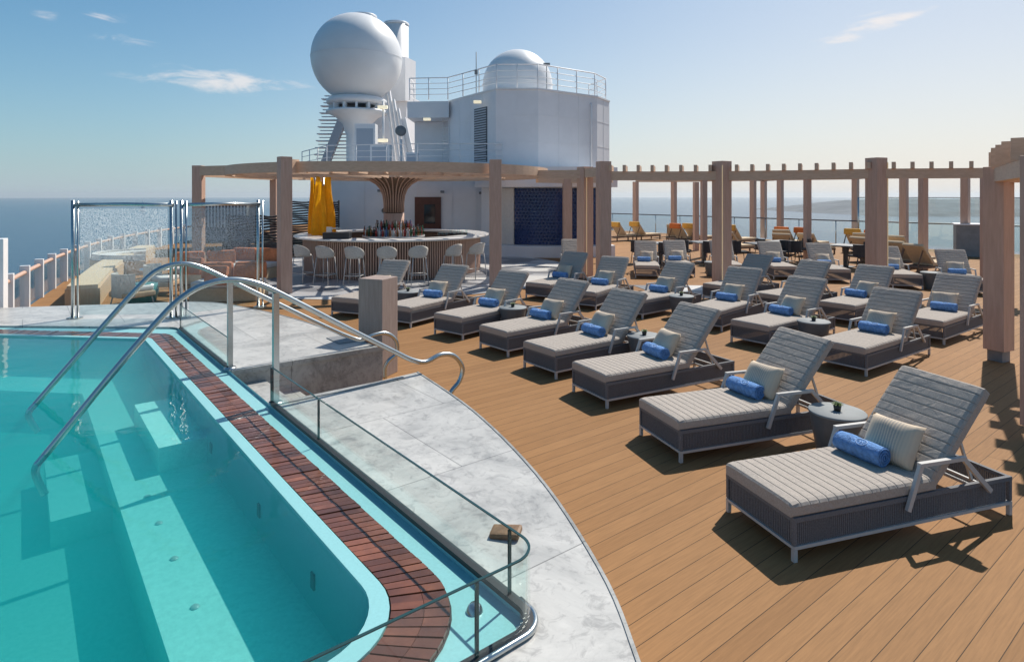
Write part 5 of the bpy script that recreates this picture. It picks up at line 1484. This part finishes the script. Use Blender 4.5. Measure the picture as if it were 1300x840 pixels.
# dark woven screen walls beyond the sofas
for (u, Y, w, h, l_) in ((322, 21.0, 1.6, 1.75, "dark woven screen behind the coral sofas"), (388, 25, 2.6, 2.2, "dark louvred screen behind the thick post and yellow parasols")):
    t = thing("woven_screen", l_, "screen", (at(u, Y), Y, 0), R(8))
    b = MB(); n_ = int(h / .09)
    for k in range(n_):
        b.tube([(-w / 2 + w * i / 16, .05 * math.sin(i * 1.3 + k * 2.1), .06 + k * .09 + .02 * math.sin(i * .9 + k)) for i in range(17)], .036, 6)
    b.build("woven_panel", M['dark_wicker'], t)
    for s_ in (-1, 1): MB().box((s_ * w / 2, 0, h / 2), (.06, .06, h)).build("post", M['steel_d'], t)
# dark daybeds (woven) under the screen
for i, (u, Y, l_) in enumerate(((300, 20.3, "left dark woven armchair by the lounge area"), (338, 19.6, "right dark woven armchair beside the slim post"))):
    t = thing("woven_armchair", l_, "armchair", (at(u, Y), Y, 0), R(20 - 40 * i), "dark woven armchairs")
    MB().box((0, 0, .22), (.8, .8, .30), bev=.04).build("seat", M['dark_wicker'], t)
    MB().ribbon(arcpts((0, 0), .44, R(200) - PI, R(340) - PI, 12), .1, .85, .05).build("backrest", M['dark_wicker'], t)
    MB().box((0, -.05, .42), (.66, .62, .1), bev=.03).build("seat_cushion", M['offwhite'], t)
# blue-grey deck cabins at left distance
t = thing("storage_kiosk", "blue-grey slatted kiosk far behind the right glass screen", "kiosk", (at(292, 33), 33, 0))
MB().box((at(292, 33), 33, 1.0), (2.4, 1.5, 2.0)).build("body", M['grey_panel'], t, True); b = MB()
for k in range(14): b.box((at(292, 33) - 1.1 + k * .17, 32.2, 1.35), (.06, .05, 1.2))
b.build("slats", M['white'], t, True)
# small sailboat on the horizon
t = thing("sailboat", "tiny white sailing boat on the horizon above the left screen", "boat", (at(181, 1500), 1500, -34))
MB().box((0, 0, 1), (16, 4, 2.2), bev=.8).build("hull", M['white'], t)
b = MB(); b._add([(-5, 0, 4), (6, 0, 4), (1, 0, 27), (-5, .3, 4), (6, .3, 4), (1, .3, 27)], [(0, 1, 2), (5, 4, 3), (0, 3, 4, 1), (1, 4, 5, 2), (2, 5, 3, 0)]); b.build("sail", M['white'], t)
# lower-deck loungers outside the left rail
for i, (x, y) in enumerate(((-13.6, 14.0), (-14.6, 16.0), (-16.2, 19.0), (-17.4, 21.5))):
    dup(rl0, (x, y, -2.5), R(150), f"{ORD[i]} from the left of the loungers on the lower deck outside the rail", "loungers on the lower deck")

# ------------------------------------------------------------------ the air over the sea
b = MB(); b.box((0, 0, 10), (30000, 30000, 96))
hz = b.build("haze", bpy.data.materials.new("sea_haze")); hz['kind'] = 'stuff'
hm = hz.data.materials[0]; hm.use_nodes = True; hm.node_tree.nodes.clear()
ho = hm.node_tree.nodes.new("ShaderNodeOutputMaterial"); hv = hm.node_tree.nodes.new("ShaderNodeVolumePrincipled")
hv.inputs['Color'].default_value = (.80, .88, .95, 1); hv.inputs['Density'].default_value = .00009; hv.inputs['Anisotropy'].default_value = .35
hm.node_tree.links.new(hv.outputs[0], ho.inputs['Volume'])
